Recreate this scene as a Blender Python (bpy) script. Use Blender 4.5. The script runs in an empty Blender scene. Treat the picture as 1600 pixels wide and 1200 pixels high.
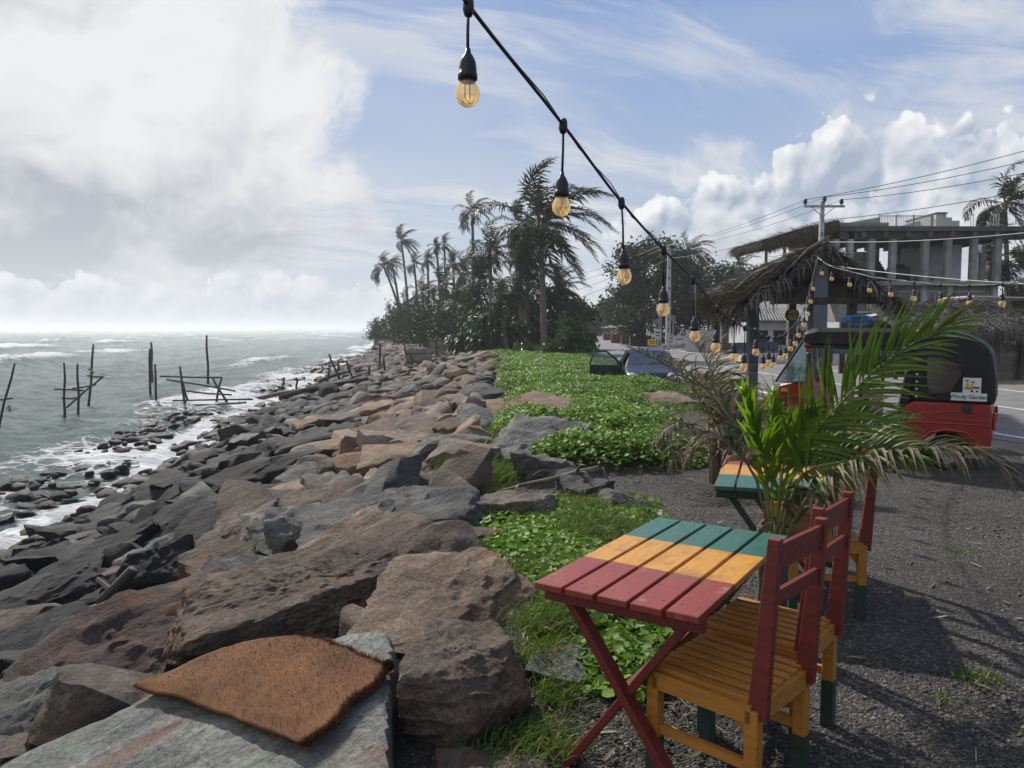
import bpy, bmesh, math, random
import numpy as np
from mathutils import Vector, Matrix
random.seed(7); rng = np.random.default_rng(7)
R = math.radians
SC = bpy.context.scene
COL = SC.collection

# ------------------------------------------------------------------ camera
FPX, CAMH = 1180.0, 1.65            # focal length in px of a 1600 px wide frame, eye height
PITCH = math.atan(85 / FPX)
cam_d = bpy.data.cameras.new('camera'); cam = bpy.data.objects.new('camera', cam_d); COL.objects.link(cam)
cam_d.sensor_width = 36; cam_d.lens = 36 * FPX / 1600; cam_d.clip_start = .05; cam_d.clip_end = 20000
cam.location = (0, 0, CAMH); cam.rotation_euler = (math.pi / 2 - PITCH, 0, 0)
SC.camera = cam
SC.view_settings.view_transform = 'Standard'; SC.view_settings.look = 'None'
SC.view_settings.gamma = 1; SC.view_settings.exposure = .15
SC.cycles.use_denoising = True
SC.cycles.max_bounces = 7; SC.cycles.transparent_max_bounces = 12; SC.cycles.volume_bounces = 0
SC.cycles.sample_clamp_indirect = 6; SC.cycles.caustics_reflective = False; SC.cycles.caustics_refractive = False

# ------------------------------------------------------------------ node helper
class NT:
    def __init__(s, tree): s.t = tree; s.n = tree.nodes; s.l = tree.links
    def put(s, sock, v):
        if isinstance(v, bpy.types.NodeSocket): s.l.new(v, sock)
        elif v is not None:
            try: sock.default_value = v
            except Exception: sock.default_value = (*v, 1) if len(v) == 3 else v
    def node(s, typ, ins=(), **kw):
        n = s.n.new(typ)
        for k, v in kw.items(): setattr(n, k, v)
        for k, v in (ins.items() if isinstance(ins, dict) else enumerate(ins)): s.put(n.inputs[k], v)
        return n
    def m(s, op, a, b=None, c=None, clamp=False):
        n = s.node('ShaderNodeMath', [x for x in (a, b, c) if x is not None], operation=op); n.use_clamp = clamp; return n.outputs[0]
    def vm(s, op, a, b=None):
        n = s.node('ShaderNodeVectorMath', [x for x in (a, b) if x is not None], operation=op); return n.outputs[0]
    def scale(s, v, k):
        n = s.node('ShaderNodeVectorMath', operation='SCALE'); s.put(n.inputs[0], v); s.put(n.inputs['Scale'], k); return n.outputs[0]
    def ss(s, v, lo, hi, a=0.0, b=1.0):
        n = s.node('ShaderNodeMapRange', [v, lo, hi, a, b], interpolation_type='SMOOTHSTEP'); return n.outputs[0]
    def lin(s, v, lo, hi, a=0.0, b=1.0):
        return s.node('ShaderNodeMapRange', [v, lo, hi, a, b]).outputs[0]
    def mix(s, f, a, b, mode='MIX'):
        n = s.node('ShaderNodeMix', data_type='RGBA', blend_type=mode)
        s.put(n.inputs[0], f); s.put(n.inputs[6], a); s.put(n.inputs[7], b); return n.outputs[2]
    def noise(s, v, scale, detail=4, rough=.55, dist=0, col=False, dim='3D'):
        n = s.node('ShaderNodeTexNoise', noise_dimensions=dim)
        for k, q in {'Vector': v, 'Scale': scale, 'Detail': detail, 'Roughness': rough, 'Distortion': dist}.items(): s.put(n.inputs[k], q)
        return n.outputs['Color' if col else 'Fac']
    def voro(s, v, scale, smooth=None, feature=None, rand=1.0):
        n = s.node('ShaderNodeTexVoronoi', {'Vector': v, 'Scale': scale, 'Randomness': rand}, feature=feature or ('SMOOTH_F1' if smooth else 'F1'))
        if smooth: n.inputs['Smoothness'].default_value = smooth
        return n.outputs['Distance']
    def voro2(s, v, scale):
        n = s.node('ShaderNodeTexVoronoi', {}, voronoi_dimensions='2D')
        s.put(n.inputs['Vector'], v); s.put(n.inputs['Scale'], scale); return n.outputs['Distance']
    def xyz(s, x, y, z=0.0): return s.node('ShaderNodeCombineXYZ', [x, y, z]).outputs[0]
    def sep(s, v): return s.node('ShaderNodeSeparateXYZ', [v]).outputs
    def ramp(s, f, stops):
        n = s.node('ShaderNodeValToRGB', [f]); e = n.color_ramp.elements
        while len(e) < len(stops): e.new(.5)
        for q, (p, c) in zip(e, stops): q.position = p; q.color = (*c, 1) if len(c) == 3 else c
        return n.outputs[0]

# ------------------------------------------------------------------ sky and sun
SUN_AZ, SUN_EL = R(-29), R(41)      # azimuth from +Y towards +X
SUN_DIR = Vector((math.sin(SUN_AZ) * math.cos(SUN_EL), math.cos(SUN_AZ) * math.cos(SUN_EL), math.sin(SUN_EL)))
sun_d = bpy.data.lights.new('sun', 'SUN'); sun = bpy.data.objects.new('sun', sun_d); COL.objects.link(sun)
sun_d.energy = 5.0; sun_d.angle = R(1.2); sun_d.color = (1, .95, .87)
sun.rotation_euler = (-SUN_DIR).to_track_quat('-Z', 'Y').to_euler(); sun.location = (-30, 40, 60)

DKX, CIX, CIY = 8.8, 2.2, 6.4
def build_world():
    w = bpy.data.worlds.new('World'); SC.world = w; w.use_nodes = True
    w.cycles.sampling_method = 'MANUAL'; w.cycles.sample_map_resolution = 512
    t = NT(w.node_tree); t.n.clear()
    sky = t.node('ShaderNodeTexSky', sky_type='NISHITA'); sky.sun_disc = False
    sky.sun_elevation = SUN_EL; sky.sun_rotation = SUN_AZ
    sky.air_density = 1.0; sky.dust_density = 1.4; sky.ozone_density = 2.2
    d = t.node('ShaderNodeTexCoord').outputs['Generated']
    x, y, z = t.sep(d)
    az = t.m('ARCTAN2', x, y); el = t.m('ARCSINE', z)
    zc = t.m('MAXIMUM', z, 0.0)
    k = t.m('DIVIDE', 1.0, t.m('ADD', zc, .16))
    pl = t.xyz(t.m('ADD', t.m('MULTIPLY', x, k), CIX), t.m('ADD', t.m('MULTIPLY', y, k), CIY), 0.0)           # cloud deck seen in perspective
    G = 10.0                                                               # the Background runs at 0.1
    def c(r, g, b): return (r * G, g * G, b * G, 1)
    base = t.mix(.86, sky.outputs[0], c(.14, .32, .76))
    # paler towards the horizon, where one looks through more air
    base = t.mix(t.ss(el, .52, .0), base, c(.62, .72, .86))
    # high thin veil and streaks
    ang = R(24)
    px_, py_, _ = t.sep(pl)
    sx = t.m('ADD', t.m('MULTIPLY', px_, math.cos(ang)), t.m('MULTIPLY', py_, math.sin(ang)))
    sy = t.m('SUBTRACT', t.m('MULTIPLY', py_, math.cos(ang)), t.m('MULTIPLY', px_, math.sin(ang)))
    wob = t.noise(pl, .9, 3, .5, dim='2D')
    sv = t.xyz(t.m('MULTIPLY', sx, .55), t.m('ADD', t.m('MULTIPLY', sy, 2.1), t.m('MULTIPLY', wob, 1.3)), 3.1)
    ci = t.noise(sv, 1.15, 8, .64, .08, dim='2D')
    patch = t.noise(pl, .55, 2, .5, dim='2D')
    cia = t.m('MULTIPLY', t.ss(ci, .38, .68), t.ss(patch, .34, .56))
    veil = t.m('MULTIPLY', t.ss(t.noise(pl, .42, 3, .55, .4, dim='2D'), .36, .68), .50)
    cia = t.m('MAXIMUM', cia, veil)
    out = t.mix(t.m('MULTIPLY', cia, .88), base, c(.90, .91, .92))
    # heavy broken cloud, thickest towards the sea on the left
    qa = t.xyz(t.m('ADD', az, DKX), t.m('MULTIPLY', el, 1.25), 0.0)
    qw = t.vm('ADD', qa, t.scale(t.vm('SUBTRACT', t.noise(qa, 5, 4, .55, col=True, dim='2D'), (.5, .5, .5)), .10))
    n1 = t.noise(qw, 3.0, 8, .55, 0, dim='2D')
    bias = t.m('ADD', t.ss(az, .02, -.62, -.16, .22), t.ss(el, .45, .04, 0, .02))
    dk = t.m('ADD', n1, bias)
    a = t.ss(dk, .50, .62)
    n2 = t.noise(t.vm('ADD', qw, (4.2, 1.4, 0)), 4.2, 7, .52, 0, dim='2D')
    n3 = t.noise(t.vm('ADD', qw, (4.185, 1.43, 0)), 4.2, 7, .52, 0, dim='2D')
    rel = t.m('MULTIPLY', t.m('SUBTRACT', n3, n2), 3.2)
    thick = t.ss(t.m('ADD', dk, t.m('ADD', t.m('MULTIPLY', t.m('SUBTRACT', n2, .5), .55), t.ss(el, .30, .10, -.05, .10))), .56, .98)
    thick = t.m('ADD', thick, rel, clamp=True)
    dcol = t.ramp(thick, [(0, (1.04, 1.04, 1.04)), (.30, (.95, .955, .96)), (.62, (.78, .805, .84)), (1, (.54, .58, .64))])
    dcol = t.mix(1.0, dcol, (G, G, G, 1), 'MULTIPLY')
    out = t.mix(t.m('MULTIPLY', a, .96), out, dcol)
    # heaped cumulus banks standing on the horizon
    def bank(out, curve, seed, soft, amp, hi, lo, op, rl=1.0):
        u = t.m('ADD', t.m('MULTIPLY', az, 1 / (2 * math.pi)), .5)
        fc = t.node('ShaderNodeFloatCurve', {'Value': u}); cu = fc.mapping.curves[0]
        for i, (px, py) in enumerate(curve):
            if i < 2: cu.points[i].location = (px, py)
            else: cu.points.new(px, py)
        fc.mapping.update()
        top = fc.outputs[0]
        def billow(dx, dy):
            q = t.xyz(t.m('ADD', az, dx + seed), t.m('ADD', el, dy), seed)
            qd = t.vm('ADD', q, t.scale(t.vm('SUBTRACT', t.noise(q, 9, 2, .5, col=True, dim='2D'), (.5, .5, .5)), .045))
            b1 = t.m('SUBTRACT', .62, t.voro2(qd, 13)); b2 = t.m('SUBTRACT', .6, t.voro2(qd, 30)); b3 = t.m('SUBTRACT', .6, t.voro2(qd, 72))
            f = t.m('SUBTRACT', t.noise(q, 60, 3, .6, dim='2D'), .5)
            v = t.m('ADD', t.m('MULTIPLY', b1, .9), t.m('ADD', t.m('MULTIPLY', b2, .42), t.m('MULTIPLY', b3, .30)))
            cz_ = t.m('ADD', t.m('MULTIPLY', b1, .9), t.m('ADD', t.m('MULTIPLY', b2, .42), t.m('MULTIPLY', b3, .14)))
            return t.m('ADD', v, t.m('MULTIPLY', f, .34)), cz_
        (b, bc), (_, bo) = billow(0, 0), billow(-.008, .013)
        D = t.m('SUBTRACT', t.m('ADD', top, t.m('MINIMUM', t.m('MULTIPLY', t.m('SUBTRACT', b, .45), amp), .006)), el)
        al = t.m('MULTIPLY', t.ss(D, 0.0, soft), op)
        rim = t.m('POWER', 2.718, t.m('MULTIPLY', D, -16))
        relief = t.m('MULTIPLY', t.m('SUBTRACT', bc, bo), 1.5 * rl)
        lum = t.m('ADD', t.m('ADD', t.m('MULTIPLY', rim, .75), relief), t.m('MULTIPLY', t.m('SUBTRACT', bc, .45), .45 * rl))
        lum = t.m('ADD', lum, .08, clamp=True)
        cc = t.mix(lum, c(*lo), c(*hi))
        return t.mix(al, out, cc)
    def U(px, py):
        ax = math.atan((px - 800) / FPX); e = math.atan((515 - py) / FPX * math.cos(ax)); return (ax / (2 * math.pi) + .5, max(e, .001))
    out = bank(out, [(0, .12), (.2, .10), (.44, .07), U(560, 420), U(800, 440), U(930, 365), U(1010, 315), U(1110, 270), U(1190, 240), U(1280, 185), U(1370, 155), U(1430, 180), U(1455, 225), U(1505, 165), U(1600, 200), U(1800, 250), (.75, .10), (1, .12)],
               2.3, .012, .085, (1.12, 1.13, 1.14), (.46, .54, .69), .98)
    out = bank(out, [(0, .05), (.3, .05), (.44, .06), U(480, 425), U(620, 430), U(800, 470), U(950, 420), U(1060, 375), U(1130, 315), U(1200, 325), U(1290, 300), U(1350, 290), U(1440, 300), U(1600, 300), U(1800, 330), (.78, .07), (1, .05)],
               7.9, .02, .075, (1.05, 1.06, 1.07), (.58, .64, .73), .90, .9)
    # pale sea haze along the horizon
    out = t.mix(t.m('MULTIPLY', t.ss(el, .15, -.01), .70), out, c(.80, .84, .87))
    bg = t.node('ShaderNodeBackground', [out, .075])
    o = t.node('ShaderNodeOutputWorld'); t.l.new(bg.outputs[0], o.inputs['Surface'])
build_world()

# ------------------------------------------------------------------ layout helpers
def ray(px, py):
    a, b = px - 800, 600 - py
    return Vector((a, FPX * math.cos(PITCH) + b * math.sin(PITCH), -FPX * math.sin(PITCH) + b * math.cos(PITCH)))
def atd(px, py, d):
    r = ray(px, py); return Vector((0, 0, CAMH)) + r * (d / r.y)
def atz(px, py, z):
    r = ray(px, py); return Vector((0, 0, CAMH)) + r * ((z - CAMH) / r.z)

SEA = -2.05
ED = ([-40, 0, 3, 8, 20, 43, 52, 80, 120, 190, 400], [.3, -.3, -.4, -.55, -.9, -1.5, -4.4, -10.5, -19, -31, -60])
WD = ([-40, 0, 10, 13, 16, 20, 30, 49, 80, 120, 190, 400], [-7, -7.8, -8.8, -9.6, -9.8, -10.4, -12.8, -14.6, -18.6, -23.2, -33, -64])
def edge_x(d): return np.interp(d, *ED)
def water_x(d): return np.interp(d, *WD)
def ground_z(x, d):
    e, w = edge_x(d), water_x(d)
    s = (e - x) / np.maximum(e - w, 1.0)
    return np.where(s < 0, 0.0, SEA * np.minimum(s * 1.2, 2.2))
def on_ground(px, py, dz=0.0):
    r = ray(px, py); lo, hi = .5, 600.0
    f = lambda d: (CAMH + r.z * d / r.y) - float(ground_z(np.float64(r.x * d / r.y), np.float64(d))) - dz
    for _ in range(60):
        mid = (lo + hi) / 2
        if f(mid) > 0: lo = mid
        else: hi = mid
    return atd(px, py, lo)

# vectorised lattice noise
_perm = rng.random(4096)
def vnoise(p):
    p = np.asarray(p, float); i = np.floor(p).astype(np.int64); f = p - i; f = f * f * (3 - 2 * f)
    def h(a, b, c): return _perm[(a * 73856093 ^ b * 19349663 ^ c * 83492791) & 4095]
    r = 0
    for dx in (0, 1):
        for dy in (0, 1):
            for dz in (0, 1):
                wgt = (f[:, 0] if dx else 1 - f[:, 0]) * (f[:, 1] if dy else 1 - f[:, 1]) * (f[:, 2] if dz else 1 - f[:, 2])
                r = r + wgt * h(i[:, 0] + dx, i[:, 1] + dy, i[:, 2] + dz)
    return r * 2 - 1
def fbm(p, oct=4, gain=.5):
    p = np.asarray(p, float); a, s, r = 1.0, 1.0, 0
    for o in range(oct): r = r + a * vnoise(p * s + o * 17.3); a *= gain; s *= 2.03
    return r

# ------------------------------------------------------------------ object helpers
def tag(o, label=None, cat=None, group=None, kind=None):
    for k, v in (('label', label), ('category', cat), ('group', group), ('kind', kind)):
        if v: o[k] = v
    return o
def thing(name, loc, label, cat, group=None, rz=0.0):
    o = bpy.data.objects.new(name, None); COL.objects.link(o); o.empty_display_size = .1
    o.location = loc; o.rotation_euler = (0, 0, rz); return tag(o, label, cat, group)
def link(name, me, parent=None, loc=(0, 0, 0), rot=None, sc=None):
    o = bpy.data.objects.new(name, me); COL.objects.link(o); o.location = loc
    if rot is not None: o.rotation_euler = rot
    if sc is not None: o.scale = sc if hasattr(sc, '__len__') else (sc, sc, sc)
    o.parent = parent; return o
def mesh_np(name, V, F, mat=None, smooth=False):
    me = bpy.data.meshes.new(name); V = np.asarray(V, np.float32); F = np.asarray(F, np.int32)
    n, k = F.shape
    me.vertices.add(len(V)); me.vertices.foreach_set('co', V.ravel())
    me.loops.add(n * k); me.loops.foreach_set('vertex_index', F.ravel())
    me.polygons.add(n); me.polygons.foreach_set('loop_start', np.arange(0, n * k, k, dtype=np.int32))
    if smooth: me.polygons.foreach_set('use_smooth', np.ones(n, bool))
    me.update(calc_edges=True)
    if mat: me.materials.append(mat)
    return me
def fattr(me, name, vals):
    a = me.attributes.new(name, 'FLOAT', 'POINT'); a.data.foreach_set('value', np.asarray(vals, np.float32))
def frame(dirv, up=(0, 0, 1)):
    z = Vector(dirv).normalized(); u = Vector(up)
    if abs(z.dot(u.normalized())) > .98: u = Vector((1, 0, 0))
    x = u.cross(z).normalized(); return x, z.cross(x), z
class MB:
    def __init__(s): s.v = []; s.f = []
    def add(s, vs, fs):
        b = len(s.v); s.v += [tuple(q) for q in vs]; s.f += [tuple(i + b for i in q) for q in fs]; return s
    def box(s, c, size, rz=0.0, M=None):
        hx, hy, hz = size[0] / 2, size[1] / 2, size[2] / 2
        M = M or Matrix.Rotation(rz, 3, 'Z'); c = Vector(c)
        return s.add([c + M @ Vector((a * hx, b * hy, e * hz)) for a in (-1, 1) for b in (-1, 1) for e in (-1, 1)],
                     [(0, 1, 3, 2), (4, 6, 7, 5), (0, 4, 5, 1), (2, 3, 7, 6), (0, 2, 6, 4), (1, 5, 7, 3)])
    def bar(s, a, b, w, h, up=(0, 0, 1)):
        a, b = Vector(a), Vector(b); x, y, z = frame(b - a, up)
        M = Matrix((x, y, z)).transposed(); return s.box((a + b) / 2, (w, h, (b - a).length), M=M)
    def tube(s, pts, rad, n=6, cap=True):
        pts = [Vector(p) for p in pts]; rad = rad if hasattr(rad, '__len__') else [rad] * len(pts); vs, fs = [], []; x = None
        for i, p in enumerate(pts):
            t = (pts[min(i + 1, len(pts) - 1)] - pts[max(i - 1, 0)])
            if t.length < 1e-9: t = Vector((0, 0, 1))
            t.normalize()
            if x is None: x, y, _ = frame(t)
            else:
                x = (x - t * x.dot(t)).normalized()
            y = t.cross(x)
            for j in range(n):
                a = 2 * math.pi * j / n; vs.append(p + (x * math.cos(a) + y * math.sin(a)) * rad[i])
        for i in range(len(pts) - 1):
            for j in range(n): fs.append((i * n + j, i * n + (j + 1) % n, (i + 1) * n + (j + 1) % n, (i + 1) * n + j))
        if cap: fs += [tuple(range(n))[::-1], tuple((len(pts) - 1) * n + j for j in range(n))]
        return s.add(vs, fs)
    def lathe(s, prof, n=14, c=(0, 0, 0)):
        c = Vector(c); vs = [c + Vector((r * math.cos(2 * math.pi * j / n), r * math.sin(2 * math.pi * j / n), z)) for r, z in prof for j in range(n)]
        fs = [(i * n + j, i * n + (j + 1) % n, (i + 1) * n + (j + 1) % n, (i + 1) * n + j) for i in range(len(prof) - 1) for j in range(n)]
        return s.add(vs, fs)
    def prism(s, poly, off):
        off = Vector(off); n = len(poly); p = [Vector(q) for q in poly]
        return s.add(p + [q + off for q in p], [tuple(range(n))[::-1], tuple(range(n, 2 * n))] + [(i, (i + 1) % n, n + (i + 1) % n, n + i) for i in range(n)])
    def mesh(s, name, mat, smooth=False, bevel=0):
        me = bpy.data.meshes.new(name); me.from_pydata(s.v, [], s.f); me.update()
        bm = bmesh.new(); bm.from_mesh(me)
        bmesh.ops.recalc_face_normals(bm, faces=bm.faces)
        if bevel: bmesh.ops.bevel(bm, geom=[e for e in bm.edges if len(e.link_faces) == 2 and e.calc_face_angle(0) > .4], offset=bevel, segments=1, affect='EDGES')
        bm.to_mesh(me); bm.free()
        if smooth: me.polygons.foreach_set('use_smooth', np.ones(len(me.polygons), bool))
        me.materials.append(mat); return me
    def build(s, name, mat, parent=None, smooth=False, bevel=0, loc=(0, 0, 0), rot=None):
        return link(name, s.mesh(name, mat, smooth, bevel), parent, loc, rot)
# ------------------------------------------------------------------ materials
def new_mat(name):
    m = bpy.data.materials.new(name); m.use_nodes = True; t = NT(m.node_tree)
    b = t.n['Principled BSDF']; return m, t, b
def coords(t, kind='Object'):
    if kind == 'World': return t.node('ShaderNodeNewGeometry').outputs['Position']
    return t.node('ShaderNodeTexCoord').outputs[kind]
def bump(t, b, h, strength, dist):
    n = t.node('ShaderNodeBump', {'Strength': strength, 'Distance': dist, 'Height': h}); t.l.new(n.outputs[0], b.inputs['Normal'])
def pbr(name, c1, c2=None, scale=8, rough=.6, bmp=.0, bscale=40, stretch=None, spec=.5, metal=0, kind='Object', var=0.0, rough2=None, wear=None):
    m, t, b = new_mat(name); v = coords(t, kind)
    if stretch: v = t.vm('MULTIPLY', v, stretch)
    n = t.noise(v, scale, 6, .6)
    c = t.mix(t.ss(n, .32, .68), (*c1, 1), (*(c2 or c1), 1))
    if wear:                                        # chips and grime with a shape of their own
        wcol, amt, ws = wear
        c = t.mix(t.m('MULTIPLY', t.ss(t.noise(v, ws, 8, .68), .62, .70), amt), c, (*wcol, 1))
    if var:
        r = t.node('ShaderNodeObjectInfo').outputs['Random']
        hs = t.node('ShaderNodeHueSaturation', {'Color': c, 'Value': t.lin(r, 0, 1, 1 - var, 1 + var)}); c = hs.outputs[0]
    t.l.new(c, b.inputs['Base Color'])
    b.inputs['Roughness'].default_value = rough; b.inputs['Metallic'].default_value = metal; b.inputs['Specular IOR Level'].default_value = spec
    if rough2 is not None: t.l.new(t.lin(n, .3, .7, rough, rough2), b.inputs['Roughness'])
    if bmp: bump(t, b, t.noise(v, bscale, 6, .6), bmp, .02)
    return m
def rock_mat(name, lo, mid, hi, rough=.78, rough2=.9, strata=5.0, bmp=.7, lichen=None, stain=None, spec=.3):
    m, t, b = new_mat(name); o = coords(t)
    r = t.node('ShaderNodeObjectInfo').outputs['Random']
    v = t.vm('ADD', o, t.xyz(t.m('MULTIPLY', r, 37.0), t.m('MULTIPLY', r, 11.0), t.m('MULTIPLY', r, 23.0)))
    big = t.noise(v, 1.5, 5, .6, .5); fine = t.noise(v, 38, 7, .78)
    rot = t.node('ShaderNodeVectorRotate', {'Vector': v, 'Axis': (.3, 1, .2), 'Angle': .5}, rotation_type='AXIS_ANGLE').outputs[0]
    st = t.noise(t.vm('MULTIPLY', rot, (1, 1, strata)), 3.2, 7, .65, .6)
    speck = t.voro(v, 75)
    c = t.ramp(t.m('ADD', t.m('MULTIPLY', st, .55), t.m('MULTIPLY', big, .45)), [(.30, lo), (.5, mid), (.70, hi)])
    c = t.mix(.9, c, t.ramp(fine, [(.30, (.22, .22, .22)), (.5, (.92, .92, .92)), (.70, (1.75, 1.70, 1.6))]), 'MULTIPLY')
    c = t.mix(t.m('MULTIPLY', t.ss(speck, .22, .10), .35), c, (*[min(1, q * 1.8) for q in hi], 1))
    if stain: c = t.mix(t.m('MULTIPLY', t.ss(t.noise(t.vm('ADD', v, (5, 5, 5)), 1.9, 5, .6, .4), .50, .66), .8), c, (*stain, 1))
    if lichen: c = t.mix(t.m('MULTIPLY', t.ss(t.noise(t.vm('ADD', v, (9, 2, 5)), 3.2, 7, .65), .54, .68), .55), c, (*lichen, 1))
    cr = t.node('ShaderNodeTexVoronoi', {'Vector': t.vm('ADD', v, t.scale(t.noise(v, 3, 4, .6, col=True), .5)), 'Scale': 2.1}, feature='DISTANCE_TO_EDGE').outputs['Distance']
    crack = t.ss(cr, .0, .014)
    c = t.mix(t.m('MULTIPLY', t.m('SUBTRACT', 1.0, crack), .25), c, (*[q * .4 for q in lo], 1))
    c = t.node('ShaderNodeHueSaturation', {'Color': c, 'Value': t.lin(r, 0, 1, .72, 1.25), 'Saturation': t.lin(t.m('FRACT', t.m('MULTIPLY', r, 7.3)), 0, 1, .7, 1.1)}).outputs[0]
    t.l.new(c, b.inputs['Base Color'])
    t.l.new(t.lin(fine, .3, .7, rough, rough2), b.inputs['Roughness']); b.inputs['Specular IOR Level'].default_value = spec
    h = t.m('ADD', t.m('ADD', t.m('MULTIPLY', st, .8), t.m('MULTIPLY', fine, .6)), t.m('MULTIPLY', crack, .14))
    bump(t, b, h, bmp * 1.35, .07); return m
def leaf_mat(name, c1, c2, rough=.45, trans=.35, scale=3.0, tip=None, spec=.4):
    m, t, b = new_mat(name)
    r = t.node('ShaderNodeNewGeometry').outputs['Random Per Island']
    n = t.noise(coords(t, 'World'), scale, 4, .6)
    f = t.m('ADD', t.m('MULTIPLY', r, .5), t.m('MULTIPLY', t.ss(n, .3, .7), .5))
    c = t.mix(f, (*c1, 1), (*c2, 1))
    if tip: c = t.mix(t.ss(t.m('FRACT', t.m('MULTIPLY', r, 13.7)), tip[1], tip[1] + .03), c, (*tip[0], 1))
    t.l.new(c, b.inputs['Base Color']); b.inputs['Roughness'].default_value = rough; b.inputs['Specular IOR Level'].default_value = spec
    tr = t.node('ShaderNodeBsdfTranslucent', [t.mix(1.0, c, (1.25, 1.35, .55, 1), 'MULTIPLY')])
    mx = t.node('ShaderNodeMixShader', [trans, b.outputs[0], tr.outputs[0]])
    t.l.new(mx.outputs[0], t.n['Material Output'].inputs['Surface']); return m

M = {}
M['rock_brown'] = rock_mat('brown_granite', (.040, .029, .021), (.118, .086, .061), (.27, .205, .15), stain=(.18, .092, .046))
M['rock_tan'] = rock_mat('tan_granite', (.085, .060, .042), (.235, .165, .112), (.44, .335, .24), stain=(.30, .15, .072))
M['rock_grey'] = rock_mat('grey_granite', (.036, .037, .035), (.118, .119, .109), (.28, .275, .25), lichen=(.25, .25, .18))
M['rock_green'] = rock_mat('greenish_banded_granite', (.075, .080, .075), (.235, .243, .222), (.48, .485, .44), strata=9, lichen=(.28, .36, .27), stain=(.24, .115, .065))
M['rock_red'] = rock_mat('reddish_granite', (.030, .019, .016), (.085, .054, .046), (.185, .128, .108), stain=(.16, .075, .04))
M['rock_dark'] = rock_mat('damp_dark_granite', (.009, .009, .010), (.030, .030, .032), (.080, .079, .081), rough=.58, rough2=.85, strata=7, spec=.16)
M['rock_wet'] = rock_mat('wet_black_rock', (.006, .006, .006), (.017, .016, .016), (.045, .042, .040), rough=.34, rough2=.7, strata=5, spec=.22, stain=(.05, .024, .016))
M['concrete'] = pbr('weathered_concrete', (.27, .27, .265), (.165, .165, .16), 1.6, .85, .3, 25, wear=((.12, .12, .11), .5, 2))
M['concrete_light'] = pbr('pale_render', (.44, .44, .435), (.33, .33, .325), 1.2, .8, .15, 20, wear=((.25, .25, .24), .5, 1.5))
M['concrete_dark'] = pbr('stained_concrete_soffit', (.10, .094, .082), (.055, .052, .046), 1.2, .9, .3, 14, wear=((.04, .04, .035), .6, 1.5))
M['white_wall'] = pbr('white_painted_wall', (.52, .53, .54), (.44, .45, .46), 2, .7, .1, 30)
M['dark_glass'] = pbr('dark_window_glass', (.02, .024, .03), None, 4, .08, spec=.7)
M['wood_dark'] = pbr('weathered_dark_wood', (.055, .043, .034), (.024, .020, .017), 6, .8, .5, 30, stretch=(1, 1, .25))
M['wood_grey'] = pbr('weathered_grey_wood', (.22, .19, .16), (.11, .10, .085), 6, .85, .4, 30)
M['metal_grey'] = pbr('galvanised_metal', (.32, .33, .34), (.22, .23, .24), 5, .5, metal=.4)
M['black_rubber'] = pbr('black_rubber', (.012, .012, .014), (.02, .02, .022), 14, .55, .2, 80)
M['asphalt'] = pbr('worn_asphalt', (.175, .168, .160), (.13, .126, .122), 1.1, .88, .5, 220, kind='World', wear=((.15, .14, .13), .5, .7))
M['road_paint'] = pbr('worn_road_paint', (.66, .66, .64), (.48, .48, .46), 5, .7, kind='World', wear=((.16, .155, .15), .9, 6))
M['kerb'] = pbr('dusty_verge', (.20, .165, .125), (.13, .11, .085), 2, .95, .5, 60, kind='World')

def ground_mat():
    m, t, b = new_mat('dark_gravel_ground'); p = coords(t, 'World')
    a = t.node('ShaderNodeAttribute', attribute_name='zone').outputs['Fac']      # 0 gravel, 1 rubble of the sea bank
    g = t.node('ShaderNodeAttribute', attribute_name='soil').outputs['Fac']      # mossy soil under the creepers
    v = t.node('ShaderNodeTexVoronoi', {'Vector': p, 'Scale': 75.0}); cell = t.sep(v.outputs['Color'])[0]
    big = t.noise(p, .8, 5, .6); mid = t.noise(p, 9, 5, .65)
    c = t.ramp(cell, [(0, (.012, .011, .010)), (.55, (.034, .031, .028)), (.85, (.070, .063, .056)), (1, (.14, .128, .112))])
    c = t.mix(1, c, t.ramp(big, [(.3, (.55, .53, .50)), (.7, (1.35, 1.30, 1.2))]), 'MULTIPLY')
    c = t.mix(t.ss(mid, .55, .75, 0, .35), c, (.12, .098, .072, 1))
    c = t.mix(t.m('MULTIPLY', g, .9), c, t.mix(mid, (.028, .034, .014, 1), (.055, .058, .024, 1)))
    c = t.mix(a, c, t.mix(mid, (.012, .011, .010, 1), (.04, .035, .03, 1)))
    t.l.new(c, b.inputs['Base Color']); b.inputs['Roughness'].default_value = .92
    bump(t, b, t.m('ADD', t.m('MULTIPLY', v.outputs['Distance'], -.8), t.m('MULTIPLY', mid, .6)), .9, .02); return m
M['ground'] = ground_mat()

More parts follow.
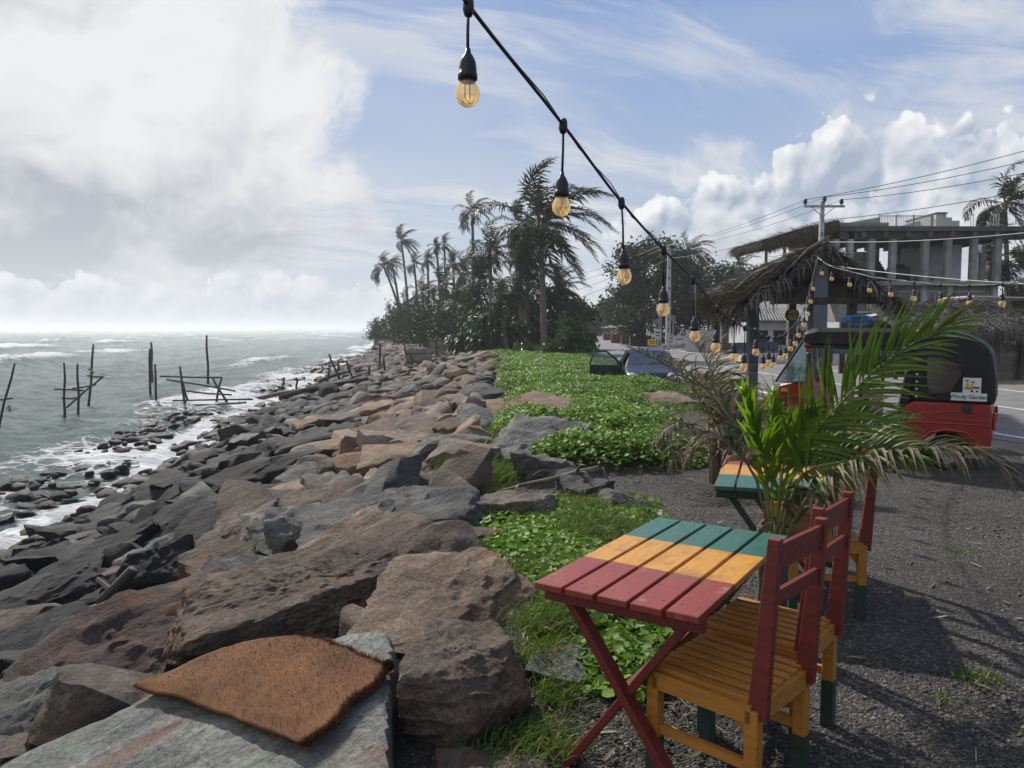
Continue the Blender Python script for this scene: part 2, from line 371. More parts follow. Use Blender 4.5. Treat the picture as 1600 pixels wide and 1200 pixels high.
def water_mat():
    m, t, b = new_mat('sea_water'); p = coords(t, 'World')
    fo = t.node('ShaderNodeAttribute', attribute_name='foam').outputs['Fac']
    x, y, z = t.sep(p)
    pst = t.xyz(t.m('MULTIPLY', x, .55), y, 0.0)
    n = t.noise(p, 2.2, 9, .66, 1.2); n2 = t.noise(p, .7, 8, .62, .8)
    lace = t.voro(t.vm('ADD', p, t.scale(t.noise(p, 1.1, 4, .6, col=True), 1.1)), 1.6, feature='DISTANCE_TO_EDGE')
    lace = t.ss(lace, .16, .0)
    fs = t.m('ADD', fo, t.m('ADD', t.m('MULTIPLY', t.m('SUBTRACT', n, .5), .85), t.m('MULTIPLY', t.m('SUBTRACT', n2, .5), .6)))
    fs = t.m('ADD', fs, t.m('MULTIPLY', lace, t.m('MULTIPLY', t.ss(fo, .18, .5), .28)))
    f = t.ss(fs, .50, .74)
    c = t.mix(n2, (.105, .165, .145, 1), (.20, .265, .238, 1))
    c = t.mix(f, c, (.78, .80, .81, 1))
    t.l.new(c, b.inputs['Base Color']); t.l.new(t.lin(f, 0, 1, .18, .8), b.inputs['Roughness']); b.inputs['IOR'].default_value = 1.33
    h = t.m('ADD', t.m('ADD', t.m('MULTIPLY', t.noise(pst, .9, 9, .66, .8), 1.3), t.m('MULTIPLY', t.noise(pst, 5.5, 5, .6, .5), .22)), t.m('MULTIPLY', f, .25))
    bump(t, b, h, 1.0, 1.0); return m
M['water'] = water_mat()

# ------------------------------------------------------------------ ground
def road_near(d): return np.interp(d, [-10, 4, 11.1, 17, 28, 40, 55, 80, 110, 150, 210, 300, 500], [15.5, 10.1, 7.6, 6.7, 5.95, 5.65, 5.75, 7.4, 10.8, 16.2, 25.5, 42, 84])
def veg_mask(x, d):
    """how thickly creepers cover the plateau (0..1)"""
    p = np.stack([x * .9, d * .55, 0 * x], -1); n = fbm(p, 4) * .5
    right = np.interp(d, [5, 8, 9.5, 11, 14, 23, 34, 43, 50], [-1, -1, 1.3, 2.7, 3.4, 4.6, 4.6, 4.9, 4.6])
    left = np.interp(d, [8, 10, 14, 20, 30, 43, 48, 55], [.5, .25, -.45, -.6, -.85, -1.45, -2.2, -3.5])
    m = np.minimum(right - x, x - left) * 1.0 + n * 1.9
    far = np.where((d > 8.6) & (d < 52), m, -1)
    def blob(cx, cd, rx, rd): return 1.0 - ((x - cx) / rx) ** 2 - ((d - cd) / rd) ** 2 + n * .8
    near = np.maximum.reduce([blob(.35, 6.6, 1.05, .85), blob(.12, 5.6, .6, .8), blob(.3, 4.55, .38, .85), blob(.48, 3.6, .30, .45), blob(.95, 4.0, .35, .3), blob(.85, 7.1, .6, .4), blob(1.15, 9.4, 1.4, .8), blob(-.35, 5.1, .22, .3), blob(.75, 4.6, .3, .3)])
    return np.clip(np.maximum(far, near), 0, 1)

def build_ground():
    xs = np.concatenate([-np.geomspace(3000, 40, 14), np.linspace(-36, -12, 30), np.linspace(-11.6, 12, 190), np.linspace(12.6, 60, 60), np.geomspace(64, 4000, 18)])
    ys = np.concatenate([np.linspace(-40, .5, 12), np.geomspace(1.0, 60, 200), np.linspace(62, 220, 70), np.geomspace(230, 7000, 22)])
    X, Y = np.meshgrid(xs, ys); x, y = X.ravel(), Y.ravel()
    z = ground_z(x, y).astype(float)
    s = (edge_x(y) - x) / np.maximum(edge_x(y) - water_x(y), 1)
    zone = np.clip(s * 12 + .2, 0, 1) * (y < 230)
    near = np.exp(-np.abs(y) / 60)
    z += fbm(np.stack([x * .7, y * .7, 0 * x], -1), 4) * (.014 + .16 * np.clip(s * 3, 0, 1)) * (np.abs(x) < 70)
    veg = veg_mask(x, y); z += np.where((y > 8) & (x < 5.2), veg * .10, 0)
    dr = np.clip((x - road_near(y) + 1.2) / .8, 0, 1) * (x < 60)
    z = z * (1 - dr) - .03 * dr
    z = np.where(x < -40, np.minimum(z, -6), z)
    z = np.where(y > 230, np.where(x < edge_x(y), -6, z), z)
    nx, ny = len(xs), len(ys); i = np.arange(nx * ny).reshape(ny, nx)
    F = np.stack([i[:-1, :-1], i[:-1, 1:], i[1:, 1:], i[1:, :-1]], -1).reshape(-1, 4)
    me = mesh_np('ground', np.stack([x, y, z], -1), F, M['ground'], True)
    fattr(me, 'zone', zone); fattr(me, 'soil', np.clip(veg * 1.3, 0, 1) * (1 - zone * .6))
    tag(link('ground', me), 'dark gravel ground sloping to a rocky sea bank', kind='structure')
build_ground()

def build_sea():
    az = np.concatenate([np.linspace(R(-100), R(-46), 40), np.linspace(R(-45.5), R(-9), 330), np.linspace(R(-8), R(60), 30)])
    rr = np.concatenate([np.geomspace(5, 90, 330), np.geomspace(92, 900, 120), np.geomspace(950, 6800, 16)])
    A, RR = np.meshgrid(az, rr); x = (RR * np.sin(A)).ravel(); y = (RR * np.cos(A)).ravel(); r = RR.ravel()
    off = water_x(y) - x                                   # metres out from the water line
    p = np.stack([x, y, 0 * x], -1)
    warp = fbm(p * .05, 3) * 5
    z = .11 * np.sin((off + warp) * .55) + .17 * fbm(p * np.array([.62, .34, 1]), 4, .55)
    ph = (off + warp * 1.4 + y * .05) / 34
    crest = np.maximum(0, np.sin(ph * 2 * math.pi)) ** 8 * np.clip(r / 120, 0, 1) * np.clip((900 - r) / 500, 0, 1)
    brk = np.clip(fbm(p * np.array([.02, .035, 1]) + 5, 3) + .10, 0, 1)
    z += crest * brk * 1.1
    shore = np.clip(1 - np.abs(off - 1.2) / 3.6, 0, 1)
    rip = np.clip(fbm(p * np.array([.35, .22, 1]) + 40, 3) * .8 + .45, 0, 1)
    z += .16 * shore * rip * np.clip(off + 1, 0, 1)
    foam = .70 * shore ** .8 * (.35 + .75 * rip) + np.clip(-off, 0, 1) * .80 + crest * brk * .95 + np.clip((60 - off) / 60, 0, 1) * .16
    foam += np.clip(fbm(p * np.array([.08, .03, 1]) + 9, 4) - .28, 0, 1) * .8 * np.clip((off - 8) / 20, 0, 1)
    z = z * np.clip(1.25 - r / 4000, 0, 1) + SEA
    nx, ny = len(az), len(rr); i = np.arange(nx * ny).reshape(ny, nx)
    F = np.stack([i[:-1, :-1], i[:-1, 1:], i[1:, 1:], i[1:, :-1]], -1).reshape(-1, 4)
    me = mesh_np('sea', np.stack([x, y, z], -1), F, M['water'], True); fattr(me, 'foam', np.clip(foam, 0, 1))
    tag(link('sea', me), 'choppy grey green sea with foam along the rocks', kind='structure')
build_sea()

def build_road():
    ds = np.concatenate([np.linspace(-8, 60, 70), np.linspace(62, 420, 90)])
    c = np.stack([road_near(ds), ds], -1)
    for _ in range(6): c[1:-1] = (c[:-2] + 2 * c[1:-1] + c[2:]) / 4
    tg = np.gradient(c, axis=0); tg /= np.linalg.norm(tg, axis=1)[:, None]; nm = np.stack([tg[:, 1], -tg[:, 0]], -1)
    def strip(name, o0, o1, z, mat, parent=None, sel=None):
        V, F = [], []
        a, b = c + nm * o0, c + nm * o1
        for i in range(len(ds)):
            V += [(*a[i], z), (*b[i], z)]
            if i and (sel is None or sel(i)): F.append((2 * i - 2, 2 * i - 1, 2 * i + 1, 2 * i))
        return link(name, mesh_np(name, V, F, mat), parent)
    road = tag(strip('road', -.45, 7.5, .012, M['asphalt']), 'worn grey coastal road', kind='structure')
    tag(strip('verge', 7.4, 10.4, .006, M['kerb']), 'dusty verge along the far side of the road', kind='structure')
    tag(strip('verge', -1.7, -.35, .004, M['kerb']), 'dusty verge along the near side of the road', kind='structure')
    strip('edge_line', -.02, .12, .018, M['road_paint'], road); strip('edge_line', 6.85, 6.99, .018, M['road_paint'], road)
    run = np.concatenate([[0], np.cumsum(np.linalg.norm(np.diff(c, axis=0), axis=1))])
    strip('centre_line', 3.42, 3.54, .018, M['road_paint'], road, lambda i: (run[i] % 6.0) < 3.0)
    return c, nm
ROAD_C, ROAD_N = build_road()
def beside_road(d, off):
    i = int(np.argmin(np.abs(ROAD_C[:, 1] - d))); p = ROAD_C[i] + ROAD_N[i] * off; return Vector((p[0], p[1], 0))

def build_haze():
    m = bpy.data.materials.new('sea_haze'); m.use_nodes = True; t = NT(m.node_tree); t.n.clear()
    v = t.node('ShaderNodeVolumePrincipled', {'Color': (.90, .94, 1, 1), 'Density': .0005, 'Anisotropy': .35})
    o = t.node('ShaderNodeOutputMaterial'); t.l.new(v.outputs[0], o.inputs['Volume'])
    h = MB().box((0, 3500, 9), (16000, 9000, 34)).build('haze', m); tag(h, 'thin pale sea haze', kind='stuff')
build_haze()
# ------------------------------------------------------------------ boulders of the sea bank
ICO = {}
def ico(level):
    if level not in ICO:
        bm = bmesh.new(); bmesh.ops.create_icosphere(bm, subdivisions=level, radius=1)
        ICO[level] = (np.array([v.co[:] for v in bm.verts]), np.array([[v.index for v in f.verts] for f in bm.faces])); bm.free()
    return ICO[level]
def rot3(rx, ry, rz): return np.array(Matrix.Rotation(rz, 3, 'Z') @ Matrix.Rotation(ry, 3, 'Y') @ Matrix.Rotation(rx, 3, 'X'))
def rock_mesh(V, F, mat):
    me = mesh_np('boulder', V, F, mat, True); me.set_sharp_from_angle(angle=R(26)); return me
def rock_geo(seed, level, dims, rot, sharp=45.0, rough=1.0, cut=1.0):
    g = np.random.default_rng(seed); D, F = ico(level)
    N = [(0, 0, 1), (0, 0, -1), (1, 0, 0), (-1, 0, 0), (0, 1, 0), (0, -1, 0)]
    N = np.array(N, float) + g.normal(0, .30, (6, 3)); O = g.uniform(.82, 1.0, 6)
    C = g.normal(0, 1, (9, 3)); N = np.vstack([N, C]); O = np.concatenate([O, g.uniform(.90, 1.28, 9) / cut])
    N /= np.linalg.norm(N, axis=1)[:, None]
    q = np.maximum(D @ N.T, 0) / O
    r = 1 / (np.sum(q ** sharp, 1) ** (1 / sharp))
    dims = np.array(dims); V = D * r[:, None] * dims / 2; sz = dims.mean(); off = g.uniform(0, 50, 3)
    if level >= 3:
        n = fbm(V / sz * 2.3 + off, 3) * .050 * sz
        sn = g.normal(0, .35, 3) + np.array([0, 0, 1]); sn /= np.linalg.norm(sn)
        st = (V @ sn) / sz * g.uniform(5, 9) + fbm(V / sz * 1.7 + off + 9, 2) * 1.2
        st = np.abs((st % 1) - .5) * 2
        n += (st ** 3 - .25) * .032 * sz * (fbm(V / sz * 1.3 + off + 30, 2) * .5 + .6)
        if level >= 4: n += fbm(V / sz * 9 + off, 4, .6) * .020 * sz
        if level >= 5: n += (np.abs(fbm(V * 8 + off, 5, .62)) - .4) * .022 * sz
        V = V + D * (n * rough)[:, None]
    return V @ np.asarray(rot).T, F

PLACED = []                                              # x, y, radius
def hand_rock(bbox, mat, label, seed, dr=.8, rot=(0, 0, 0), level=5, lift=.25, hmin=.3, hmax=1.1, sharp=45, rough=1.0, cut=1.0, grow=1.06, py=None):
    x0, y0, x1, y1 = bbox; cx = (x0 + x1) / 2
    P = on_ground(cx, py or (y0 + .70 * (y1 - y0))); d = P.y
    W = (x1 - x0) * d / FPX * grow; Vv = (y1 - y0) * d / FPX; sth = ((y0 + y1) / 2 - 515) / FPX
    Dp = W * dr; H = min(max((Vv - Dp * sth * .8), hmin * W), hmax * W)
    V, F = rock_geo(seed, level, (W, Dp, H), rot3(*rot), sharp, rough, cut)
    me = rock_mesh(V, F, M[mat])
    o = link('boulder', me, None, (P.x, P.y, P.z + H * lift)); tag(o, label, 'boulder', 'boulders of the sea bank')
    PLACED.append((P.x, P.y, max(W, Dp) * .42)); return o

def mat_rock():
    """long banded slab that carries the coir mat, its top tilting to the sea"""
    B, A, C, Q = atd(612, 980, 3.45), atd(395, 1003, 3.62), atd(-40, 1215, 3.0), atd(606, 1225, 2.62)
    n = (B - A).cross(C - A); n = n if n.z > 0 else -n; n.normalize()
    cen = (A + B + C + Q) / 4 - n * .40
    ex = (B - C).normalized(); ex = (ex - n * ex.dot(n)).normalized(); ey = n.cross(ex)
    D, F = ico(6)
    pl = []
    def add(nrm, pt): nrm = Vector(nrm).normalized(); pl.append((nrm, (Vector(pt) - cen).dot(nrm)))
    add(n, A); add(-n, cen - n * .42)
    s = (B - Q); s.z = 0; add(s.cross(Vector((0, 0, 1))) + Vector((0, 0, .05)), B)           # sheer side towards the grass
    e = (A - B).cross(n); e = e if e.y > 0 else -e; add(e + Vector((0, 0, .25)), B)
    f = (A - C).cross(n); f = f if f.y > 0 else -f; add(f + Vector((0, 0, .2)), A)
    add((-.8, -.5, .1), C); add((.15, -1, .35), (cen.x, 2.25, 0)); add((-1, .1, .5), cen + Vector((-1.5, 0, 0)))
    N = np.array([p[0][:] for p in pl]); O = np.array([max(p[1], .15) for p in pl])
    q = np.maximum(D @ N.T, 0) / O; r = 1 / (np.sum(q ** 22, 1) ** (1 / 22)); V = D * r[:, None]
    N3 = np.array(n); axis = np.array(ex)
    st = V - np.outer(V @ axis, axis) * .93
    V = V + D * ((fbm(V * 2.2, 4) * .022 + fbm(st * 11, 4, .6) * .013 + fbm(V * 16, 3, .6) * .006))[:, None]
    o = link('boulder', rock_mesh(V, F, M['rock_green']), None, cen)
    tag(o, 'pale greenish banded granite slab lying under the brown coir mat', 'boulder', 'boulders of the sea bank')
    PLACED.append((cen.x, cen.y, .9)); PLACED.append((-1.5, 3.1, .6)); PLACED.append((-.5, 2.6, .6))
    return o, n, A, B, C, Q
MATROCK, MR_N, MR_A, MR_B, MR_C, MR_Q = mat_rock()

HAND = [
 ((618, 962, 818, 1185), 'rock_tan', 'rugged brown boulder beside the coir mat slab, nearest the folding table', 11, dict(dr=.95, rot=(.34, -.02, .35), level=6, hmax=.75, lift=.32)),
 ((285, 868, 655, 1035), 'rock_brown', 'large peaked brown boulder leaning right behind the coir mat slab', 12, dict(dr=.45, rot=(.35, -.16, .25), level=6, lift=.35, hmax=.55)),
 ((30, 935, 352, 1115), 'rock_red', 'long dark reddish slab beyond the mat, sloping down to the sea', 13, dict(dr=.6, rot=(.15, -.28, .45), level=5, hmax=.45)),
 ((-60, 1045, 190, 1170), 'rock_grey', 'grey cracked boulder in the bottom corner nearest the sea', 14, dict(dr=.8, rot=(.1, -.3, .4), level=5, hmax=.5)),
 ((628, 848, 828, 990), 'rock_tan', 'broad flat brown slab beside the creepers, behind the rugged boulder', 15, dict(dr=.95, rot=(.16, .03, .2), level=5, hmax=.35, lift=.2)),
 ((490, 768, 752, 872), 'rock_grey', 'wide greenish grey slab with long cracks in the middle of the bank', 16, dict(dr=.85, rot=(.14, -.12, .35), level=5, hmax=.32)),
 ((640, 832, 765, 862), 'rock_brown', 'thin brown ledge wedged between the wide grey slab and the flat brown slab', 17, dict(dr=.5, level=4, hmax=.4)),
 ((433, 800, 528, 892), 'rock_grey', 'upright block shaped grey boulder standing clear of its neighbours', 18, dict(dr=.8, rot=(.1, .12, .3), level=5, hmax=1.1, lift=.4)),
 ((300, 868, 442, 962), 'rock_brown', 'dark brown humped boulder with an orange crest above the reddish slab', 19, dict(dr=.8, rot=(.2, -.1, .7), level=5, hmax=.8)),
 ((298, 812, 412, 908), 'rock_brown', 'rounded brown boulder split in two, left of the upright block', 20, dict(dr=.8, rot=(0, -.35, .5), level=5, hmax=.9, cut=1.1)),
 ((178, 852, 306, 955), 'rock_dark', 'dark pointed slab tilted up beside the split brown boulder', 21, dict(dr=.7, rot=(.1, -.5, .4), level=5, hmax=.7)),
 ((216, 926, 280, 968), 'rock_tan', 'small orange stone tucked above the long reddish slab', 22, dict(dr=.8, level=4, hmax=.8, cut=1.1)),
 ((570, 695, 708, 748), 'rock_tan', 'low tan block with a square front on the upper bank', 23, dict(dr=.7, rot=(.1, 0, .2), level=4, hmax=.5)),
 ((568, 735, 662, 775), 'rock_tan', 'small tan wedge just below the square fronted tan block', 24, dict(dr=.8, rot=(.1, .1, 0), level=4, hmax=.5)),
 ((652, 733, 735, 772), 'rock_grey', 'pale grey stone beside the grass tuft on the upper bank', 25, dict(dr=.8, rot=(.1, 0, .5), level=4, hmax=.5)),
 ((772, 672, 970, 735), 'rock_grey', 'broad flat grey boulder resting among the creepers', 26, dict(dr=.6, rot=(.08, .03, .1), level=5, hmax=.42, lift=.2)),
 ((803, 708, 902, 765), 'rock_grey', 'grey block in front of the broad flat grey boulder', 27, dict(dr=.8, rot=(.1, .1, .5), level=5, hmax=.7)),
 ((748, 762, 878, 822), 'rock_tan', 'brown block under the driftwood branch', 28, dict(dr=.7, rot=(.05, .1, .25), level=5, hmax=.6)),
 ((868, 735, 950, 792), 'rock_grey', 'dark grey stone at the root end of the driftwood branch', 29, dict(dr=.8, rot=(.2, -.1, .9), level=4, hmax=.7)),
 ((938, 764, 1002, 806), 'rock_grey', 'small grey stone at the edge of the gravel', 30, dict(dr=.9, rot=(.1, .1, .3), level=4, hmax=.6)),
 ((822, 1000, 945, 1068), 'rock_grey', 'flat grey stone half buried in gravel beside the crossed red table legs', 31, dict(dr=.8, rot=(.1, .05, .1), level=5, hmax=.35, lift=.1)),
 ((690, 1160, 850, 1250), 'rock_brown', 'low brown stone at the bottom edge below the rugged boulder', 32, dict(dr=.8, rot=(.1, 0, .1), level=5, hmax=.25, lift=0)),
 ((765, 975, 815, 1085), 'rock_brown', 'reddish brown stone pressed against the rugged boulder', 33, dict(dr=.9, rot=(.1, .2, .2), level=5, hmax=1.1, lift=.25)),
 ((-30, 955, 140, 1040), 'rock_dark', 'dark shaded boulder left of the long reddish slab', 34, dict(dr=.7, rot=(.1, -.35, .5), level=4, hmax=.5)),
 ((-30, 895, 180, 985), 'rock_dark', 'long dark slab sloping out of the frame above the shaded boulder', 35, dict(dr=.5, rot=(.1, -.3, .5), level=5, hmax=.35)),
 ((60, 835, 240, 915), 'rock_dark', 'dark blue grey slab dipping to the surf pools', 36, dict(dr=.5, rot=(.1, -.3, .5), level=4, hmax=.35)),
 ((418, 763, 520, 818), 'rock_brown', 'smooth grey brown wedge behind the upright block', 37, dict(dr=.8, rot=(.1, -.2, .5), level=4, hmax=.6)),
 ((262, 770, 425, 838), 'rock_dark', 'long dark wedge behind the split brown boulder', 38, dict(dr=.5, rot=(.1, -.28, .5), level=4, hmax=.4)),
 ((985, 598, 1082, 645), 'rock_tan', 'pale tan slab lying in the creepers below the parked car', 39, dict(dr=.8, rot=(.1, .06, -.4), level=4, hmax=.22, lift=.25)),
 ((1000, 636, 1035, 660), 'rock_tan', 'small pale tan stone in the creepers below the tan slab', 40, dict(dr=.8, level=3, hmax=.4, lift=.3)),
 ((755, 612, 905, 668), 'rock_tan', 'wide orange tan slab reaching into the creepers', 41, dict(dr=1.0, rot=(.06, -.05, .2), level=4, hmax=.2, lift=.3)),
 ((612, 645, 720, 692), 'rock_tan', 'tan slab on the upper bank below the orange slab', 42, dict(dr=.9, rot=(.1, -.1, .3), level=4, hmax=.3)),
 ((650, 678, 762, 732), 'rock_grey', 'grey slab with a tan top next to the tall grass', 43, dict(dr=.7, rot=(.08, -.04, .3), level=4, hmax=.4)),
 ((430, 660, 575, 730), 'rock_dark', 'long pale grey slab slanting up the bank beside the dark wedges', 44, dict(dr=.4, rot=(.1, -.2, .7), level=4, hmax=.3)),
 ((340, 705, 500, 790), 'rock_dark', 'large dark slab with a wet sheen in the middle of the bank', 45, dict(dr=.45, rot=(.1, -.26, .6), level=4, hmax=.35)),
 ((180, 682, 236, 706), 'rock_wet', 'wet black rock standing alone in the surf', 46, dict(dr=.8, level=4, hmax=.7, lift=.4)),
 ((44, 733, 70, 747), 'rock_wet', 'small black rock washed over by a breaking wave', 47, dict(dr=.9, level=3, hmax=.9, lift=.5)),
 ((75, 750, 165, 800), 'rock_wet', 'low weedy brown black rock at the edge of the breaking wave', 48, dict(dr=.8, level=4, hmax=.4)),
 ((20, 765, 110, 830), 'rock_wet', 'rough weedy rock among the foam pools at the frame edge', 49, dict(dr=.8, level=4, hmax=.5)),
]
for bb, mt, lab, seed, kw in HAND: hand_rock(bb, mt, lab, seed, **kw)

def fill_rocks():
    g = np.random.default_rng(21); acc = [tuple(p) for p in PLACED]; nh = len(acc); out = []
    px = np.array([a[0] for a in acc] + [0.0] * 6000); py = np.array([a[1] for a in acc] + [0.0] * 6000); pr = np.array([a[2] for a in acc] + [0.0] * 6000); n = nh
    for it in range(60000):
        d = 3.0 * math.exp(g.random() * math.log(170 / 3.0)); 
        s = g.uniform(-.02, 1.22) if d > 8 else g.uniform(-.0, 1.1)
        if s > 1.02 and g.random() > .35: continue
        e, w = float(edge_x(d)), float(water_x(d)); x = e + (w - e) * s
        big = (2 - it / 13000)
        size = np.clip(g.lognormal(-.60, .34), .22, .85) * (.46 + .28 * max(big, 0)) * (1 + d / 260)
        if s > .76: size *= .66
        if s > .80 and g.random() > .62: continue
        if d > 47 and s < .12: continue
        r = size * .42
        if n and np.any((px[:n] - x) ** 2 + (py[:n] - d) ** 2 < (pr[:n] + r) ** 2 * .74): continue
        px[n], py[n], pr[n] = x, d, r; n += 1; out.append((x, d, s, size))
        if n > 5200: break
    def show(q):
        x, d, s, size = q; u = 800 + FPX * x / d
        z = float(ground_z(np.float64(x), np.float64(d))); v = 515 + (CAMH - z) * FPX / d
        return (size / d if -40 < u < 1640 and v < 1240 else 0.0)
    out.sort(key=show, reverse=True)
    K = 300 - len(HAND) - 1
    COLW = dict(rock_brown='brown', rock_tan='tan', rock_grey='grey', rock_dark='dark grey', rock_wet='wet black')
    SV, SF, nb, DUP = {}, {}, {}, {}
    for i, (x, d, s, size) in enumerate(out):
        u = g.random()
        if s > .86: mk = 'rock_wet' if u < .8 else 'rock_dark'
        elif s > .52: mk = 'rock_dark' if u < .72 else ('rock_wet' if u < .86 else 'rock_grey')
        elif s > .30: mk = ['rock_dark', 'rock_brown', 'rock_grey'][0 if u < .45 else 1 if u < .75 else 2] if d < 12 else ['rock_dark', 'rock_brown', 'rock_tan', 'rock_grey'][0 if u < .42 else 1 if u < .68 else 2 if u < .84 else 3]
        else: mk = (['rock_brown', 'rock_grey', 'rock_tan'][0 if u < .55 else 1 if u < .8 else 2]) if d < 9 else ['rock_tan', 'rock_brown', 'rock_grey'][0 if u < .55 else 1 if u < .82 else 2]
        el = g.uniform(1.0, 1.6) if s < .86 else g.uniform(.9, 1.3); hh = (g.uniform(.34, .66) if d < 9 else g.uniform(.34, .66) if d < 26 else g.uniform(.26, .5)) if s < .86 else g.uniform(.45, .8)
        dims = (size * el, size * g.uniform(.75, 1.0), size * hh)
        rot = rot3(g.normal(.10, .22), -.20 + g.normal(0, .24), R(38) + g.normal(0, .9))
        z = float(ground_z(np.float64(x), np.float64(d))) + dims[2] * (.27 if s < .9 else .30)
        if s > 1.0: z = max(z, SEA - .10 * size)
        q = size / d * FPX
        lv = 5 if q > 330 else 4 if q > 110 else 3 if q > 22 and i < K else 2
        V, F = rock_geo(1000 + i, lv, dims, rot, g.uniform(30, 70), 1.0 if lv > 2 else .6)
        if i < K:
            o = link('boulder', rock_mesh(V, F, M[mk]), None, (x, d, z))
            shape = 'long slab' if el > 1.45 else 'blocky boulder' if hh > .55 else 'low boulder'
            tier = 'at the waterline' if s > .86 else 'on low bank' if s > .55 else 'on mid bank' if s > .28 else 'on high bank'
            near = 'by the mat' if d < 5.5 else 'by the upright block' if d < 8.5 else 'below the driftwood branch' if d < 12 else 'by the lone surf rock' if d < 19 else 'below the orange slab' if d < 28 else 'near the broken frame' if d < 45 else 'towards the grove'
            sw = 'large' if size > 1.15 else 'small' if size < .6 else 'middling'
            lab = f'{sw} {COLW[mk]} {shape} {tier}, {near}'
            tag(o, lab, 'boulder', 'boulders of the sea bank'); DUP.setdefault(lab, []).append((x / d, o))
        else:
            b = nb.get(0, 0); SV.setdefault(0, []).append(V + np.array([x, d, z])); SF.setdefault(0, []).append((F + b, mk)); nb[0] = b + len(V)
    ORD = ['leftmost', 'second from left', 'third from left', 'fourth from left', 'fifth from left', 'sixth from left', 'seventh from left', 'eighth from left', 'ninth from left', 'tenth from left', 'eleventh from left', 'twelfth from left', 'thirteenth from left', 'fourteenth from left', 'fifteenth from left', 'sixteenth from left']
    for lab, os_ in DUP.items():
        if len(os_) > 1:
            for k, (_, o) in enumerate(sorted(os_, key=lambda q: q[0])): o['label'] = ORD[min(k, 15)] + ' ' + lab
    V = np.vstack(SV[0]); F = np.vstack([f for f, _ in SF[0]])
    me = mesh_np('rubble', V, F, None, False); names = ['rock_tan', 'rock_brown', 'rock_grey', 'rock_dark', 'rock_wet']
    for k in names: me.materials.append(M[k])
    me.polygons.foreach_set('material_index', np.concatenate([np.full(len(f), names.index(k), np.int32) for f, k in SF[0]]))
    tag(link('rubble', me), 'distant and small rubble of the rocky sea bank', kind='stuff')
fill_rocks()

